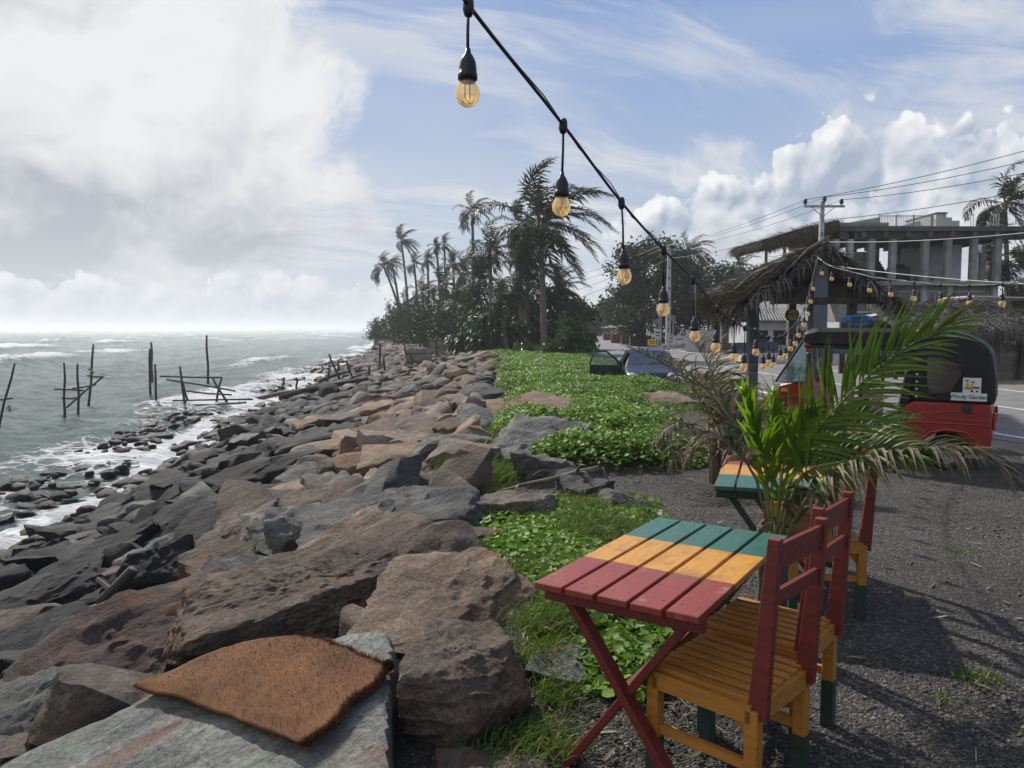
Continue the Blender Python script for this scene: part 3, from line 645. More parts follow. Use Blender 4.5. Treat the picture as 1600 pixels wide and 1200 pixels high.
# ------------------------------------------------------------------ coir mat on the slab
def coir_mat():
    m, t, b = new_mat('coir_fibre'); p = coords(t)
    r = t.node('ShaderNodeNewGeometry').outputs['Random Per Island']
    n = t.ss(t.noise(p, 5, 6, .65), .3, .7)
    c = t.mix(t.m('ADD', t.m('MULTIPLY', r, .6), t.m('MULTIPLY', n, .4)), (.022, .010, .005, 1), (.20, .092, .040, 1))
    t.l.new(c, b.inputs['Base Color']); b.inputs['Roughness'].default_value = .9; b.inputs['Specular IOR Level'].default_value = .2
    n_ = MR_N
    def onp(px, py, h=.0):
        r_ = ray(px, py); A = MR_A + n_ * h; o = Vector((0, 0, CAMH)); return o + r_ * ((A - o).dot(n_) / r_.dot(n_))
    # outline: back corner, right corner, front corner, left corner, with a bulging back edge
    P = [onp(205, 1090), onp(400, 1012), onp(475, 1003), onp(618, 1055), onp(545, 1125), onp(478, 1188), onp(375, 1135), onp(300, 1105)]
    TL, TR, BR, BL = P[0], P[2], P[3], P[5]
    NU, NV = 44, 44; V = np.zeros((NU, NV, 3))
    for i in range(NU):
        for j in range(NV):
            u, v = i / (NU - 1), j / (NV - 1)
            a = TL.lerp(TR, u) + (P[1] - TL.lerp(TR, .72)) * math.sin(math.pi * u) * .9
            c_ = BL.lerp(BR, u) + (P[4] - BL.lerp(BR, .48)) * math.sin(math.pi * u) * .9
            q = a.lerp(c_, v)
            le = TL.lerp(BL, v); q = q + (P[6].lerp(P[7], .5) - TL.lerp(BL, .5)) * math.sin(math.pi * v) * (1 - u) * .9
            V[i, j] = q + n_ * .035; kc = .045 * (abs(2 * u - 1) * abs(2 * v - 1)) ** 3; V[i, j] += np.array((P[1] + P[4]) / 2 - q) * kc
    flat = V.reshape(-1, 3)
    cen_ = flat.mean(0); flat = cen_ + (flat - cen_) * (1 + .035 * fbm(flat * 7, 3))[:, None]
    uu, vv = np.meshgrid(np.linspace(0, 1, NU), np.linspace(0, 1, NV), indexing='ij'); edge = np.minimum.reduce([uu, 1 - uu, vv, 1 - vv]).ravel()
    flat = flat + np.outer(fbm(flat * 5, 3) * .008 + .012 * np.clip(edge * 8, 0, 1), np.array(n_))
    # the corner past the slab's sheer side droops
    over = np.clip((flat - np.array(MR_B)) @ np.array((MR_B - MR_Q).normalized().cross(Vector((0, 0, 1)))), 0, 1); flat[:, 2] -= over * .5
    # left corner lifts off the rock a little
    flat[:, 2] += np.clip(.18 - np.linalg.norm(flat - np.array(TL), axis=1), 0, 1) * .12
    i = np.arange(NU * NV).reshape(NU, NV); F = np.stack([i[:-1, :-1], i[1:, :-1], i[1:, 1:], i[:-1, 1:]], -1).reshape(-1, 4)
    base = P[5]; B0 = np.array(base)
    root = thing('coir_mat', base, 'worn brown coir doormat draped over the greenish slab', 'doormat')
    me = mesh_np('backing', flat - B0, F, m, True); bo = link('backing', me, root)
    so = bo.modifiers.new('thick', 'SOLIDIFY'); so.thickness = .018; so.offset = -1
    g = np.random.default_rng(3); K = 80000
    iu, iv = g.random(K) * (NU - 1.001), g.random(K) * (NV - 1.001)
    ed = g.random(K) < .14; iv = np.where(ed & (g.random(K) < .5), (NV - 1.002), iv); iu = np.where(ed & (g.random(K) < .5), (NU - 1.002), iu)
    a0, b0 = iu.astype(int), iv.astype(int); G = flat.reshape(NU, NV, 3); fu, fv = (iu - a0)[:, None], (iv - b0)[:, None]
    p = (G[a0, b0] * (1 - fu) + G[a0 + 1, b0] * fu) * (1 - fv) + (G[a0, b0 + 1] * (1 - fu) + G[a0 + 1, b0 + 1] * fu) * fv
    dirv = np.array(n_) + g.normal(0, .55, (K, 3)) + fbm(p * 22, 2)[:, None] * np.array([.5, -.3, 0]); dirv /= np.linalg.norm(dirv, axis=1)[:, None]
    L = (g.uniform(.012, .030, K) * np.where(ed, 1.5, 1))[:, None]; side = np.cross(dirv, g.normal(0, 1, (K, 3))); side /= np.linalg.norm(side, axis=1)[:, None]
    w = .0017; T = np.stack([p - side * w, p + side * w, p + dirv * L], 1).reshape(-1, 3) - B0
    tag(link('fibre_pile', mesh_np('fibre_pile', T, np.arange(3 * K).reshape(-1, 3), m), root), kind='stuff')
coir_mat()
# ------------------------------------------------------------------ painted furniture
def paint(name, c1, c2, wear, amt=.6, rough=.38, ws=14):
    return pbr(name, c1, c2, 5, rough, .35, 60, stretch=(9, 1.2, 9), wear=(wear, amt, ws), rough2=rough + .18)
M['red'] = paint('dark_red_paint', (.165, .013, .006), (.11, .009, .004), (.10, .04, .025), .45)
M['yellow'] = paint('ochre_yellow_paint', (.44, .185, .016), (.34, .13, .011), (.11, .055, .02), .8)
M['dgreen'] = paint('dark_green_paint', (.010, .040, .026), (.007, .028, .018), (.02, .02, .015))
def table_paint():
    m, t, b = new_mat('red_yellow_green_table_paint'); o = coords(t); x, y, z = t.sep(o)
    st = t.vm('MULTIPLY', o, (14, 1.6, 6)); gr = t.noise(st, 5, 7, .65); big = t.noise(o, 4.5, 5, .6, .4)
    yy = t.m('ADD', y, t.m('MULTIPLY', t.m('SUBTRACT', t.noise(o, 22, 3), .5), .006))
    c = t.mix(t.ss(yy, -.198, -.192), (.23, .036, .022, 1), (.50, .235, .034, 1))
    c = t.mix(t.ss(yy, .182, .188), c, (.030, .115, .088, 1))
    c = t.mix(.6, c, t.ramp(gr, [(.3, (.62, .60, .58)), (.6, (1.12, 1.12, 1.12))]), 'MULTIPLY')
    c = t.mix(t.ss(big, .52, .74, 0, .65), c, (.075, .045, .032, 1))
    c = t.mix(t.m('MULTIPLY', t.ss(t.noise(o, 30, 6, .66), .62, .69), .75), c, (.06, .03, .025, 1))
    scr = t.noise(t.vm('MULTIPLY', t.node('ShaderNodeVectorRotate', {'Vector': o, 'Axis': (0, 0, 1), 'Angle': .35}, rotation_type='AXIS_ANGLE').outputs[0], (90, 5, 1)), 2.0, 4, .6, .6)
    c = t.mix(t.m('MULTIPLY', t.ss(scr, .66, .72), .55), c, t.mix(.5, c, (.05, .035, .03, 1)))
    c = t.mix(t.m('MULTIPLY', t.ss(t.noise(t.vm('ADD', o, (3, 3, 3)), 9, 6, .7), .60, .70), .35), c, (.40, .30, .25, 1))
    t.l.new(c, b.inputs['Base Color']); t.l.new(t.lin(big, .3, .7, .30, .52), b.inputs['Roughness']); bump(t, b, gr, .35, .004); return m
M['table_top'] = table_paint()

M['screw'] = pbr('rusty_screw', (.07, .045, .035), (.03, .02, .018), 60, .6)
def make_table(loc, rz, label, near_end):
    r = thing('folding_table', loc, label, 'table', 'folding tables beside the sea bank', rz)
    W, L, Z = .112, 1.14, .74
    for i in range(5):
        x = (i - 2) * (W + .0135)
        MB().box((x, random.uniform(-.004, .004), Z - .0125), (W, L, .025)).build('plank', M['table_top'], r, bevel=.003)
        for yy in (-.49, .49):
            for sx in (-.03, .03): MB().lathe([(.0001, .0016), (.0040, .0012), (.0048, 0)], 8).build('screw', M['screw'], r, loc=(x + sx, yy, Z))
    for e, mt in ((-1, 'red'), (1, 'dgreen')):
        y = e * .49
        MB().box((0, y, Z - .053), (.60, .045, .055)).build('crossbar', M[mt], r, bevel=.003)
        MB().bar((-.26, y - e * .042, Z - .03), (.25, y - e * .042, .0), .030, .062, up=(0, 1, 0)).build('leg', M[mt], r, bevel=.003)
        MB().bar((.26, y - e * .073, Z - .03), (-.25, y - e * .073, .0), .030, .062, up=(0, 1, 0)).build('leg', M[mt], r, bevel=.003)
    MB().bar((0, -.43, .365), (0, .43, .365), .032, .032).build('stretcher', M['red'], r)
    return r
make_table((.6525, 2.98, 0), R(-33.6), 'folding slatted table striped red, yellow and green with red end nearest', -1)
make_table((1.66, 4.80, 0), R(160.7), 'farther striped folding table half hidden by the young palm, green end nearest', 1)

def make_chair(loc, rz, label):
    r = thing('slatted_chair', loc, label, 'chair', 'painted slatted chairs', rz)
    S, Z = .21, .45
    for sx in (-1, 1):
        for sy in (-1, 1):
            lg = MB().box((sx * (S - .024), sy * (S - .024), .315), (.046, .046, .23)).build('leg', M['yellow'], r, bevel=.003)
            MB().box((sx * (S - .024), sy * (S - .024), .10), (.0475, .0475, .20)).build('foot', M['dgreen'], lg)
        MB().box((sx * (S - .012), 0, Z - .035), (.022, .37, .062)).build('apron', M['yellow'], r)
        MB().box((sx * (S - .026), 0, .235), (.020, .37, .034)).build('stretcher', M['yellow'], r)
        MB().prism([(sx * (S - .03), -.164, .385), (sx * (S - .03), -.10, .385), (sx * (S - .03), -.164, .31)], (-sx * .018, 0, 0)).build('corner_bracket', M['yellow'], r)
        # back post, wider at its foot and raked
        o = sx * (S - .014)
        MB().prism([(o, -.165, Z - .05), (o, -.232, Z - .05), (o, -.262, 1.0), (o, -.222, 1.0)], (-sx * .030, 0, 0)).build('back_post', M['red'], r, bevel=.003)
    for sy in (-1, 1): MB().box((0, sy * (S - .012), Z - .035), (.374, .022, .062)).build('apron', M['yellow'], r)
    n = 7
    for i in range(n):
        x = (i - (n - 1) / 2) * .0570
        MB().box((x, .008, Z + .003), (.036, .40, .016)).build('slat', M['yellow'], r, bevel=.002)
    for z, y, h in ((.935, -.240, .085), (.80, -.233, .052)):
        MB().box((0, y, z), (.345, .018, h), M=Matrix.Rotation(R(3), 3, 'X')).build('back_rail', M['red'], r, bevel=.002)
    return r
make_chair((.775, 2.615, 0), R(46), 'nearest red and yellow slatted chair tucked under the striped table')
make_chair((1.055, 3.02, 0), R(50), 'second red and yellow chair, just beyond the nearest one')
make_chair((1.83, 4.42, 0), R(82), 'red and yellow chair at the farther table, under the drooping palm frond')
make_chair((1.99, 5.02, 0), R(80), 'farthest red and yellow chair, nearly hidden beside the auto rickshaw')

# ------------------------------------------------------------------ text
def text_mesh(body, size, mat, name='lettering', bold=0.0, extrude=.002):
    cu = bpy.data.curves.new(name, 'FONT'); cu.body = body; cu.size = size; cu.align_x = 'CENTER'; cu.align_y = 'CENTER'
    cu.extrude = extrude; cu.offset = bold; cu.resolution_u = 3
    o = bpy.data.objects.new(name, cu); COL.objects.link(o)
    dg = bpy.context.evaluated_depsgraph_get(); me = bpy.data.meshes.new_from_object(o.evaluated_get(dg))
    bpy.data.objects.remove(o); me.name = name; me.materials.clear(); me.materials.append(mat); return me

# ------------------------------------------------------------------ auto rickshaw
M['tuk_red'] = pbr('red_vehicle_paint', (.25, .013, .010), (.20, .011, .008), 2.5, .34, .04, 30, wear=((.12, .03, .02), .5, 5), spec=.5)
M['canvas'] = pbr('black_vinyl_canvas', (.012, .012, .014), (.018, .018, .021), 3, .6, .25, 22, wear=((.035, .035, .035), .4, 4), spec=.25)
M['tyre'] = pbr('tyre_rubber', (.016, .016, .016), (.03, .028, .026), 9, .8, .3, 50)
M['chrome'] = pbr('chrome', (.75, .75, .76), None, 5, .15, metal=1)
M['plastic_window'] = pbr('scratched_clear_plastic', (.060, .048, .042), (.030, .026, .024), 3, .12, .06, 12, spec=.6)
M['white_plate'] = pbr('white_sticker', (.62, .64, .67), (.55, .57, .60), 4, .5)
M['seat_cloth'] = pbr('pale_printed_cloth', (.36, .36, .37), (.26, .26, .28), 5, .9)
M['tail'] = pbr('red_lamp_lens', (.35, .01, .008), None, 4, .15)
M['amber'] = pbr('amber_lamp_lens', (.55, .18, .02), None, 4, .2)
M['pgreen'] = pbr('green_print', (.02, .13, .03), None, 4, .6); M['pyellow'] = pbr('yellow_print', (.60, .42, .03), None, 4, .6)
M['pdark'] = pbr('dark_print', (.012, .012, .018), None, 4, .6); M['pred'] = pbr('red_print', (.30, .012, .012), None, 4, .6); M['pblue'] = pbr('blue_print', (.12, .25, .50), None, 4, .6)
def clear_glass(name, tint, refl=.12, rough=.03):
    m, t, b = new_mat(name)
    tr = t.node('ShaderNodeBsdfTransparent', [(*tint, 1)]); gl = t.node('ShaderNodeBsdfGlossy', {'Color': (1, 1, 1, 1), 'Roughness': rough})
    fr = t.node('ShaderNodeFresnel', {'IOR': 1.5}); f = t.m('ADD', t.m('MULTIPLY', fr.outputs[0], .9), refl * .3, clamp=True)
    mx = t.node('ShaderNodeMixShader', [f, tr.outputs[0], gl.outputs[0]]); t.l.new(mx.outputs[0], t.n['Material Output'].inputs['Surface']); return m
M['glass'] = clear_glass('windscreen_glass', (.62, .74, .78), .25)

def tuk_tuk():
    hx, hy = -.83, .557; n = math.hypot(hx, hy); hx, hy = hx / n, hy / n
    HW = .61; cx, cy = 5.42 + HW * hy, 8.50 - HW * hx
    r = thing('auto_rickshaw', (cx, cy, 0), 'red three wheeled auto rickshaw with a black canvas top parked by the road', 'auto rickshaw', None, math.atan2(hy, hx))
    W = HW * 2
    def xz(poly, y0, y1): return MB().prism([(x, y0, z) for x, z in poly], (0, y1 - y0, 0))
    body = xz([(0, .24), (-.02, .45), (0, .80), (.80, .80), (.90, .70), (1.00, .42), (1.06, .27), (.72, .24), (.66, .36), (.52, .45), (.36, .45), (.22, .36), (.16, .24)], -HW, HW).build('body', M['tuk_red'], r, bevel=.022)
    MB().box((1.50, 0, .265), (.98, W - .06, .05)).build('floor', M['black_rubber'], r)
    for s in (-1, 1): MB().box((1.48, s * (HW - .02), .27), (.98, .045, .085)).build('sill', M['black_rubber'], r)
    # front cowl narrows to the nose
    V = []; prof = [(1.93, .27), (1.93, .95), (2.16, .97), (2.40, .93), (2.50, .70), (2.44, .42), (2.30, .30)]
    wid = [.56, .57, .53, .44, .38, .36, .42]
    fc = MB(); fc.add([(x, -w, z) for (x, z), w in zip(prof, wid)] + [(x, w, z) for (x, z), w in zip(prof, wid)], [tuple(range(7))[::-1], tuple(range(7, 14))] + [(i, (i + 1) % 7, 7 + (i + 1) % 7, 7 + i) for i in range(7)])
    fc.build('front_cowl', M['tuk_red'], r, bevel=.03)
    # canvas hood, rear block and roof
    hood = xz([(-.035, .79), (-.03, 1.10), (.02, 1.40), (.10, 1.49), (.26, 1.585), (.45, 1.64), (.80, 1.665), (.80, .79)], -HW + .01, HW - .01).build('canvas_hood', M['canvas'], r, bevel=.04)
    xz([(.78, 1.668), (1.9, 1.672), (2.06, 1.63), (2.08, 1.55), (2.02, 1.43), (.78, 1.40)], -HW + .005, HW - .005).build('canvas_roof', M['canvas'], r, bevel=.05)
    for s in (-1, 1):
        y = s * (HW - .008)
        MB().tube([(.80, y, 1.43), (1.4, y + s * .012, 1.42), (2.04, y, 1.44)], .017, 6).build('roof_piping', M['canvas'], r)
        # side window of clear plastic and its row of studs
        ov = [(.62, .90), (.66, 1.0), (.66, 1.33), (.52, 1.335), (.38, 1.28), (.30, 1.20), (.30, 1.12), (.40, .93), (.50, .90)]
        MB().prism([(x, y - s * .006, z) for x, z in ov], (0, s * .010, 0)).build('side_window', M['plastic_window'], hood)
        MB().tube([(x, y + s * .004, z) for x, z in ov + ov[:1]], .008, 5).build('window_piping', M['canvas'], hood)
        for k in range(6): MB().lathe([(.0, .012), (.010, .010), (.013, 0)], 8).build('stud', M['white_plate'], hood, loc=(.755, y + s * .003, .86 + k * .088), rot=(-s * math.pi / 2, 0, 0))
        # pressed lines in the red panel
        yb = s * (HW + .001)
        MB().tube([(.0, yb, .555), (.30, yb, .56), (.86, yb, .555)], .009, 5).build('body_crease', M['tuk_red'], body)
        MB().tube([(.03, yb, .70), (.48, yb, .695), (.56, yb, .67), (.62, yb, .63), (.50, yb, .612), (.03, yb, .605)], .007, 5).build('body_crease', M['tuk_red'], body)
        MB().tube([(.10, yb, .26), (.14, yb, .38), (.24, yb, .465), (.44, yb, .485), (.60, yb, .44), (.70, yb, .33), (.74, yb, .25)], .016, 6).build('wheel_arch', M['tuk_red'], body)
        MB().lathe([(0, .03), (.042, .026), (.05, 0)], 12).build('filler_cap', M['black_rubber'], body, loc=(.235, s * HW, .745), rot=(-s * math.pi / 2, 0, 0))
        # A pillar, quarter glass with rubber seal
        MB().bar((1.95, s * .55, .94), (2.00, s * .56, 1.50), .05, .07, up=(0, 1, 0)).build('pillar', M['tuk_red'], r)
        tri = [(2.00, .97), (2.43, .96), (2.08, 1.50), (2.02, 1.50)]
        MB().prism([(x, s * (.545 - .22 * max(0, x - 2.0)), z) for x, z in tri], (0, s * .006, 0)).build('quarter_glass', M['glass'], r)
        MB().tube([(x, s * (.552 - .22 * max(0, x - 2.0)), z) for x, z in tri + tri[:1]], .017, 6).build('window_seal', M['black_rubber'], r)
        MB().box((1.98, s * .64, 1.27), (.05, .12, .19), M=Matrix.Rotation(s * .3, 3, 'Z')).build('mirror', M['black_rubber'], r, bevel=.015)
        MB().tube([(2.0, s * .56, 1.16), (1.98, s * .63, 1.24)], .010, 5).build('mirror_arm', M['black_rubber'], r)
        MB().box((-.03, s * .47, .60), (.035, .11, .20)).build('tail_light', M['tail'], r, bevel=.01)
        MB().box((2.30, s * .475, .86), (.10, .02, .045)).build('indicator', M['amber'], r)
        MB().bar((1.28, s * .575, .30), (1.28, s * .575, 1.44), .035, .035).build('roof_post', M['black_rubber'], r)
    MB().add([(2.44, -.43, .96), (2.44, .43, .96), (2.09, .52, 1.52), (2.09, -.52, 1.52)], [(0, 1, 2, 3)]).build('windscreen', M['glass'], r)
    MB().box((2.30, .22, 1.08), (.02, .15, .17), M=Matrix.Rotation(-.55, 3, 'Y')).build('licence_paper', pbr('pale_blue_paper', (.30, .50, .60), None, 4, .7), r)
    MB().tube([(2.30, -.44, 1.34), (2.26, 0, 1.28), (2.30, .44, 1.34)], .004, 4).build('wiper', M['black_rubber'], r)
    for s in (-1, 1): MB().lathe([(0, .05), (.05, .042), (.078, .02), (.085, 0), (.08, -.06), (0, -.06)], 14).build('headlight', M['chrome'], r, smooth=True, loc=(2.47, s * .30, .84), rot=(0, R(80), 0))
    MB().tube([(2.02, -.52, 1.56), (2.06, 0, 1.60), (2.02, .52, 1.56)], .065, 10).build('rolled_curtain', pbr('rolled_clear_curtain', (.42, .43, .44), (.2, .2, .21), 9, .25), r, smooth=True)
    # cabin
    MB().box((.98, 0, .47), (.40, 1.08, .20)).build('bench', M['canvas'], r, bevel=.03)
    MB().box((.86, 0, .86), (.10, 1.06, .62), M=Matrix.Rotation(-.16, 3, 'Y')).build('backrest', M['canvas'], r, bevel=.03)
    MB().box((.925, .30, .92), (.02, .36, .44), M=Matrix.Rotation(-.16, 3, 'Y')).build('seat_cover', M['seat_cloth'], r, bevel=.01)
    MB().box((1.56, 0, .56), (.34, .50, .14)).build('driver_seat', M['canvas'], r, bevel=.03)
    MB().box((1.42, 0, .80), (.06, .50, .34)).build('driver_backrest', M['canvas'], r, bevel=.02)
    MB().box((1.27, 0, .58), (.03, 1.08, .58)).build('partition', M['tuk_red'], r, bevel=.01)
    MB().box((1.60, 0, .40), (.40, .46, .22)).build('driver_seat_base', M['tuk_red'], r)
    MB().tube([(1.92, -.32, 1.04), (1.98, -.10, 1.02), (1.98, .10, 1.02), (1.92, .32, 1.04)], .017, 7).build('handlebar', M['black_rubber'], r)
    MB().tube([(1.98, 0, 1.02), (2.14, 0, .6)], .03, 7).build('steering_column', M['black_rubber'], r)
    def wheel(x, y):
        w = MB().lathe([(.135, -.045), (.17, -.05), (.198, -.035), (.205, 0), (.198, .035), (.17, .05), (.135, .045)], 22).build('wheel', M['tyre'], r, smooth=True, loc=(x, y, .205), rot=(math.pi / 2, 0, 0))
        MB().lathe([(.0, .035), (.05, .04), (.06, .02), (.12, .02), (.14, .04), (.14, -.04), (.12, -.02), (.06, -.02), (0, -.03)], 18).build('rim', M['metal_grey'], w, smooth=True)
    wheel(.44, HW - .09); wheel(.44, -HW + .09); wheel(2.28, 0)
    MB().tube([(2.02, 0, .37), (2.16, 0, .44), (2.32, 0, .44), (2.46, 0, .37)], .06, 8).build('mudguard', M['tuk_red'], r)
    # painted sign on the canvas
    ys = HW + .004
    st = MB().prism([(x, ys, z) for x, z in [(.045, .835), (.40, .835), (.40, .925), (.285, .925), (.285, 1.10), (.105, 1.10), (.105, .925), (.045, .925)]], (0, .004, 0)).build('sign_board', M['white_plate'], r)
    tx = text_mesh('Windy Garden', .062, M['pgreen'], bold=.0012); link('lettering', tx, st, (.222, ys + .0055, .880), (math.pi / 2, 0, math.pi))
    def flat(poly, mt, nm): MB().prism([(x, ys + .005, z) for x, z in poly], (0, .0015, 0)).build(nm, M[mt], st)
    flat([(.27, .985), (.255, 1.03), (.235, 1.045), (.22, 1.025), (.20, 1.035), (.18, .985)], 'pyellow', 'printed_hill')
    flat([(.275, .977), (.275, .984), (.17, .984), (.17, .977)], 'pdark', 'printed_line'); flat([(.275, .965), (.24, .975), (.20, .975), (.20, .965)], 'pblue', 'printed_wave')
    flat([(.185, .978), (.185, 1.002), (.12, 1.0), (.115, .978)], 'pred', 'printed_roof')
    flat([(.205, .937), (.205, .962), (.182, .962), (.182, .937)], 'pdark', 'printed_window'); flat([(.155, .937), (.155, .958), (.135, .958), (.135, .937)], 'pdark', 'printed_window')
    for bx, bz, tx_, tz in ((.24, .99, .245, 1.065), (.19, .99, .188, 1.05)):
        flat([(bx - .002, bz), (bx + .003, bz), (tx_ + .002, tz), (tx_ - .002, tz)], 'pdark', 'printed_trunk')
        for a in (-20, 25, 80, 130, 175, 205):
            ex, ez = tx_ + .026 * math.cos(R(a)), tz + .022 * math.sin(R(a)) - .004
            flat([(tx_, tz - .002), (tx_, tz + .003), ((tx_ + ex) / 2, (tz + ez) / 2 + .008), (ex, ez), ((tx_ + ex) / 2, (tz + ez) / 2 + .001)], 'pdark', 'printed_leaf')
tuk_tuk()

# ------------------------------------------------------------------ festoon lights
M['cable'] = pbr('black_cable', (.008, .008, .010), None, 9, .5)
M['green_wire'] = pbr('green_wire', (.01, .035, .028), None, 9, .5)
M['pale_wire'] = pbr('pale_wire', (.36, .38, .36), None, 9, .5)
M['bulb'] = clear_glass('amber_bulb_glass', (.99, .86, .62), .30, .06)
_t = NT(M['bulb'].node_tree); _o = _t.n['Material Output'].inputs['Surface']; _s = _o.links[0].from_socket
_tl = _t.node('ShaderNodeBsdfTranslucent', [(.95, .74, .42, 1)]); _mx = _t.node('ShaderNodeMixShader', [.24, _s, _tl.outputs[0]]); _t.l.new(_mx.outputs[0], _o)
m_, t_, b_ = new_mat('amber_filament'); b_.inputs['Base Color'].default_value = (.75, .36, .08, 1); b_.inputs['Roughness'].default_value = .4; M['filament'] = m_
BULB = MB().lathe([(.010, -.005), (.0165, -.012), (.020, -.020), (.0275, -.034), (.0300, -.047), (.0275, -.060), (.019, -.071), (.008, -.0765), (.0005, -.078)], 18).mesh('bulb', M['bulb'], True)
SOCK = MB().lathe([(.0005, .062), (.006, .061), (.0075, .050), (.013, .043), (.019, .030), (.0215, .012), (.0215, .002), (.0235, .001), (.0235, -.012), (.019, -.013), (.0185, -.017), (.0005, -.017)], 16).mesh('socket', M['cable'], True)
FIL = MB()
for sx in (-.006, .006): FIL.tube([(sx * .6, 0, -.012), (sx, 0, -.024), (sx, 0, -.056)], .0016, 5)
FIL.tube([(-.006, 0, -.056), (0, 0, -.062), (.006, 0, -.056)], .0014, 5)
FIL = FIL.mesh('filament', M['filament'])
JUNC = MB().lathe([(.0005, .020), (.010, .018), (.013, .008), (.014, -.012), (.009, -.026), (.0005, -.028)], 10).mesh('junction', M['cable'], True)
def festoon(name, pts, bulbs, label, drop=.16, wire='cable', sway=0.0):
    """pts: cable path; bulbs: indices/params along the path"""
    base = pts[-1]; r = thing(name, base, label, 'string lights')
    L = [p - base for p in pts]
    dense = []
    for i in range(len(L) - 1):
        for k in range(4):
            u = k / 4; p0, p1, p2, p3 = L[max(i - 1, 0)], L[i], L[i + 1], L[min(i + 2, len(L) - 1)]
            dense.append(.5 * ((2 * p1) + (p2 - p0) * u + (2 * p0 - 5 * p1 + 4 * p2 - p3) * u * u + (3 * p1 - p0 - 3 * p2 + p3) * u ** 3))
    dense.append(L[-1])
    MB().tube(dense, .0055, 6).build('cable', M['cable'], r, smooth=True)
    MB().tube([d + Vector((.006 * math.sin(i * 1.3), 0, .005 + .008 * math.cos(i * 1.7))) for i, d in enumerate(dense)], .0022, 4).build('guide_wire', M['green_wire'], r)
    for i, dr in bulbs:
        p = L[i]; dr = .93 * dr * random.uniform(.93, 1.07); tilt = random.uniform(-.06, .06)
        lamp = link('lamp', MB().tube([(0, 0, 0), (random.uniform(-.004, .004), 0, -dr * .5), (0, 0, -dr)], .0042, 5).mesh('drop_cord', M['cable'], True), r, p, (tilt, random.uniform(-.05, .05), random.uniform(0, 3)))
        link('junction', JUNC, lamp, (0, 0, .0)); link('socket', SOCK, lamp, (0, 0, -dr - .055)); link('bulb', BULB, lamp, (0, 0, -dr - .055)); link('filament', FIL, lamp, (0, 0, -dr - .055))
    return r
S1 = [(640, -130, 1.52), (732, 8, 1.86), (880, 195, 2.42), (971, 316, 3.0), (1037, 390, 3.55), (1083, 437, 4.1), (1121, 482, 4.65), (1147, 502, 5.2), (1164, 512, 5.75), (1181, 516, 6.25), (1191, 524, 6.7), (1201, 527, 7.1),
      (1210, 528, 7.5), (1219, 526, 7.9), (1228, 521, 8.3), (1236, 514, 8.7), (1243, 506, 9.1), (1250, 496, 9.5), (1257, 482, 9.9), (1262, 466, 10.3), (1266, 450, 10.8), (1271, 430, 11.4), (1276, 405, 12.0)]
festoon('string_lights', [atd(*q) for q in S1], [(i, d) for i, d in zip(range(1, 22), [.125, .17, .19, .20, .215, .155, .16, .21, .08, .19, .14, .18, .14, .16, .14, .15, .13, .12, .12, .10, .10])],
        'string of amber globe bulbs sagging from overhead to the thatched hut post')
S2 = [(1277, 402, 12.0), (1285, 408, 11.8), (1300, 417, 11.4), (1327, 424, 10.7), (1358, 432, 10.0), (1391, 437, 9.3), (1429, 441, 8.7), (1470, 445, 8.1), (1515, 446, 7.5), (1567, 444, 7.0), (1640, 436, 6.4), (1760, 420, 5.8)]
festoon('string_lights', [atd(*q) for q in S2][::-1], [(i, .085) for i in range(1, 11)], 'string of globe bulbs running from the hut post across the old building')
# ------------------------------------------------------------------ vegetation
M['palm_green'] = leaf_mat('palm_leaf_green', (.040, .078, .014), (.12, .19, .034), .46, .36, spec=.25, tip=((.20, .15, .07), .93))
M['palm_young'] = leaf_mat('young_palm_leaf', (.075, .150, .014), (.165, .250, .026), .45, .45, spec=.25)
M['palm_dry'] = leaf_mat('dry_palm_leaf', (.055, .040, .030), (.165, .125, .092), .65, .14, spec=.2, tip=((.30, .26, .21), .80))
M['palm_half'] = leaf_mat('half_dry_palm_leaf', (.038, .050, .018), (.115, .105, .058), .55, .25, spec=.22, tip=((.20, .15, .11), .60))
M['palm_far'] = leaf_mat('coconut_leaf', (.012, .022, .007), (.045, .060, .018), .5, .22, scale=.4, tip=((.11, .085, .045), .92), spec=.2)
M['stalk'] = pbr('palm_stalk', (.13, .17, .035), (.20, .20, .06), 6, .45)
M['stalk_dry'] = pbr('dry_palm_stalk', (.20, .15, .09), (.11, .08, .055), 6, .7)
M['palm_fibre'] = pbr('fibrous_leaf_base', (.085, .075, .035), (.045, .036, .02), 14, .8, .4, 40, stretch=(1, 1, .15))
M['trunk'] = pbr('ringed_palm_trunk', (.17, .15, .13), (.075, .066, .057), 2.2, .9, .9, 8, stretch=(.4, .4, 6))
M['bark'] = pbr('dark_bark', (.075, .058, .043), (.035, .028, .022), 5, .9, .7, 14)
M['creeper'] = leaf_mat('creeper_leaf', (.048, .120, .012), (.190, .300, .034), .55, .32, scale=.55, tip=((.22, .20, .07), .985), spec=.22)
M['grass'] = leaf_mat('grass_blade', (.034, .080, .014), (.115, .170, .038), .5, .35, tip=((.26, .22, .11), .88))
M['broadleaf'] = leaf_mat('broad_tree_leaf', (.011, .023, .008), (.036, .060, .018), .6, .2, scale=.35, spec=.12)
M['bushleaf'] = leaf_mat('glossy_bush_leaf', (.026, .056, .014), (.085, .135, .035), .32, .28, scale=.6, tip=((.16, .16, .05), .93))
M['strap'] = leaf_mat('strap_leaf', (.012, .028, .011), (.042, .076, .027), .45, .2, scale=.5, spec=.2)

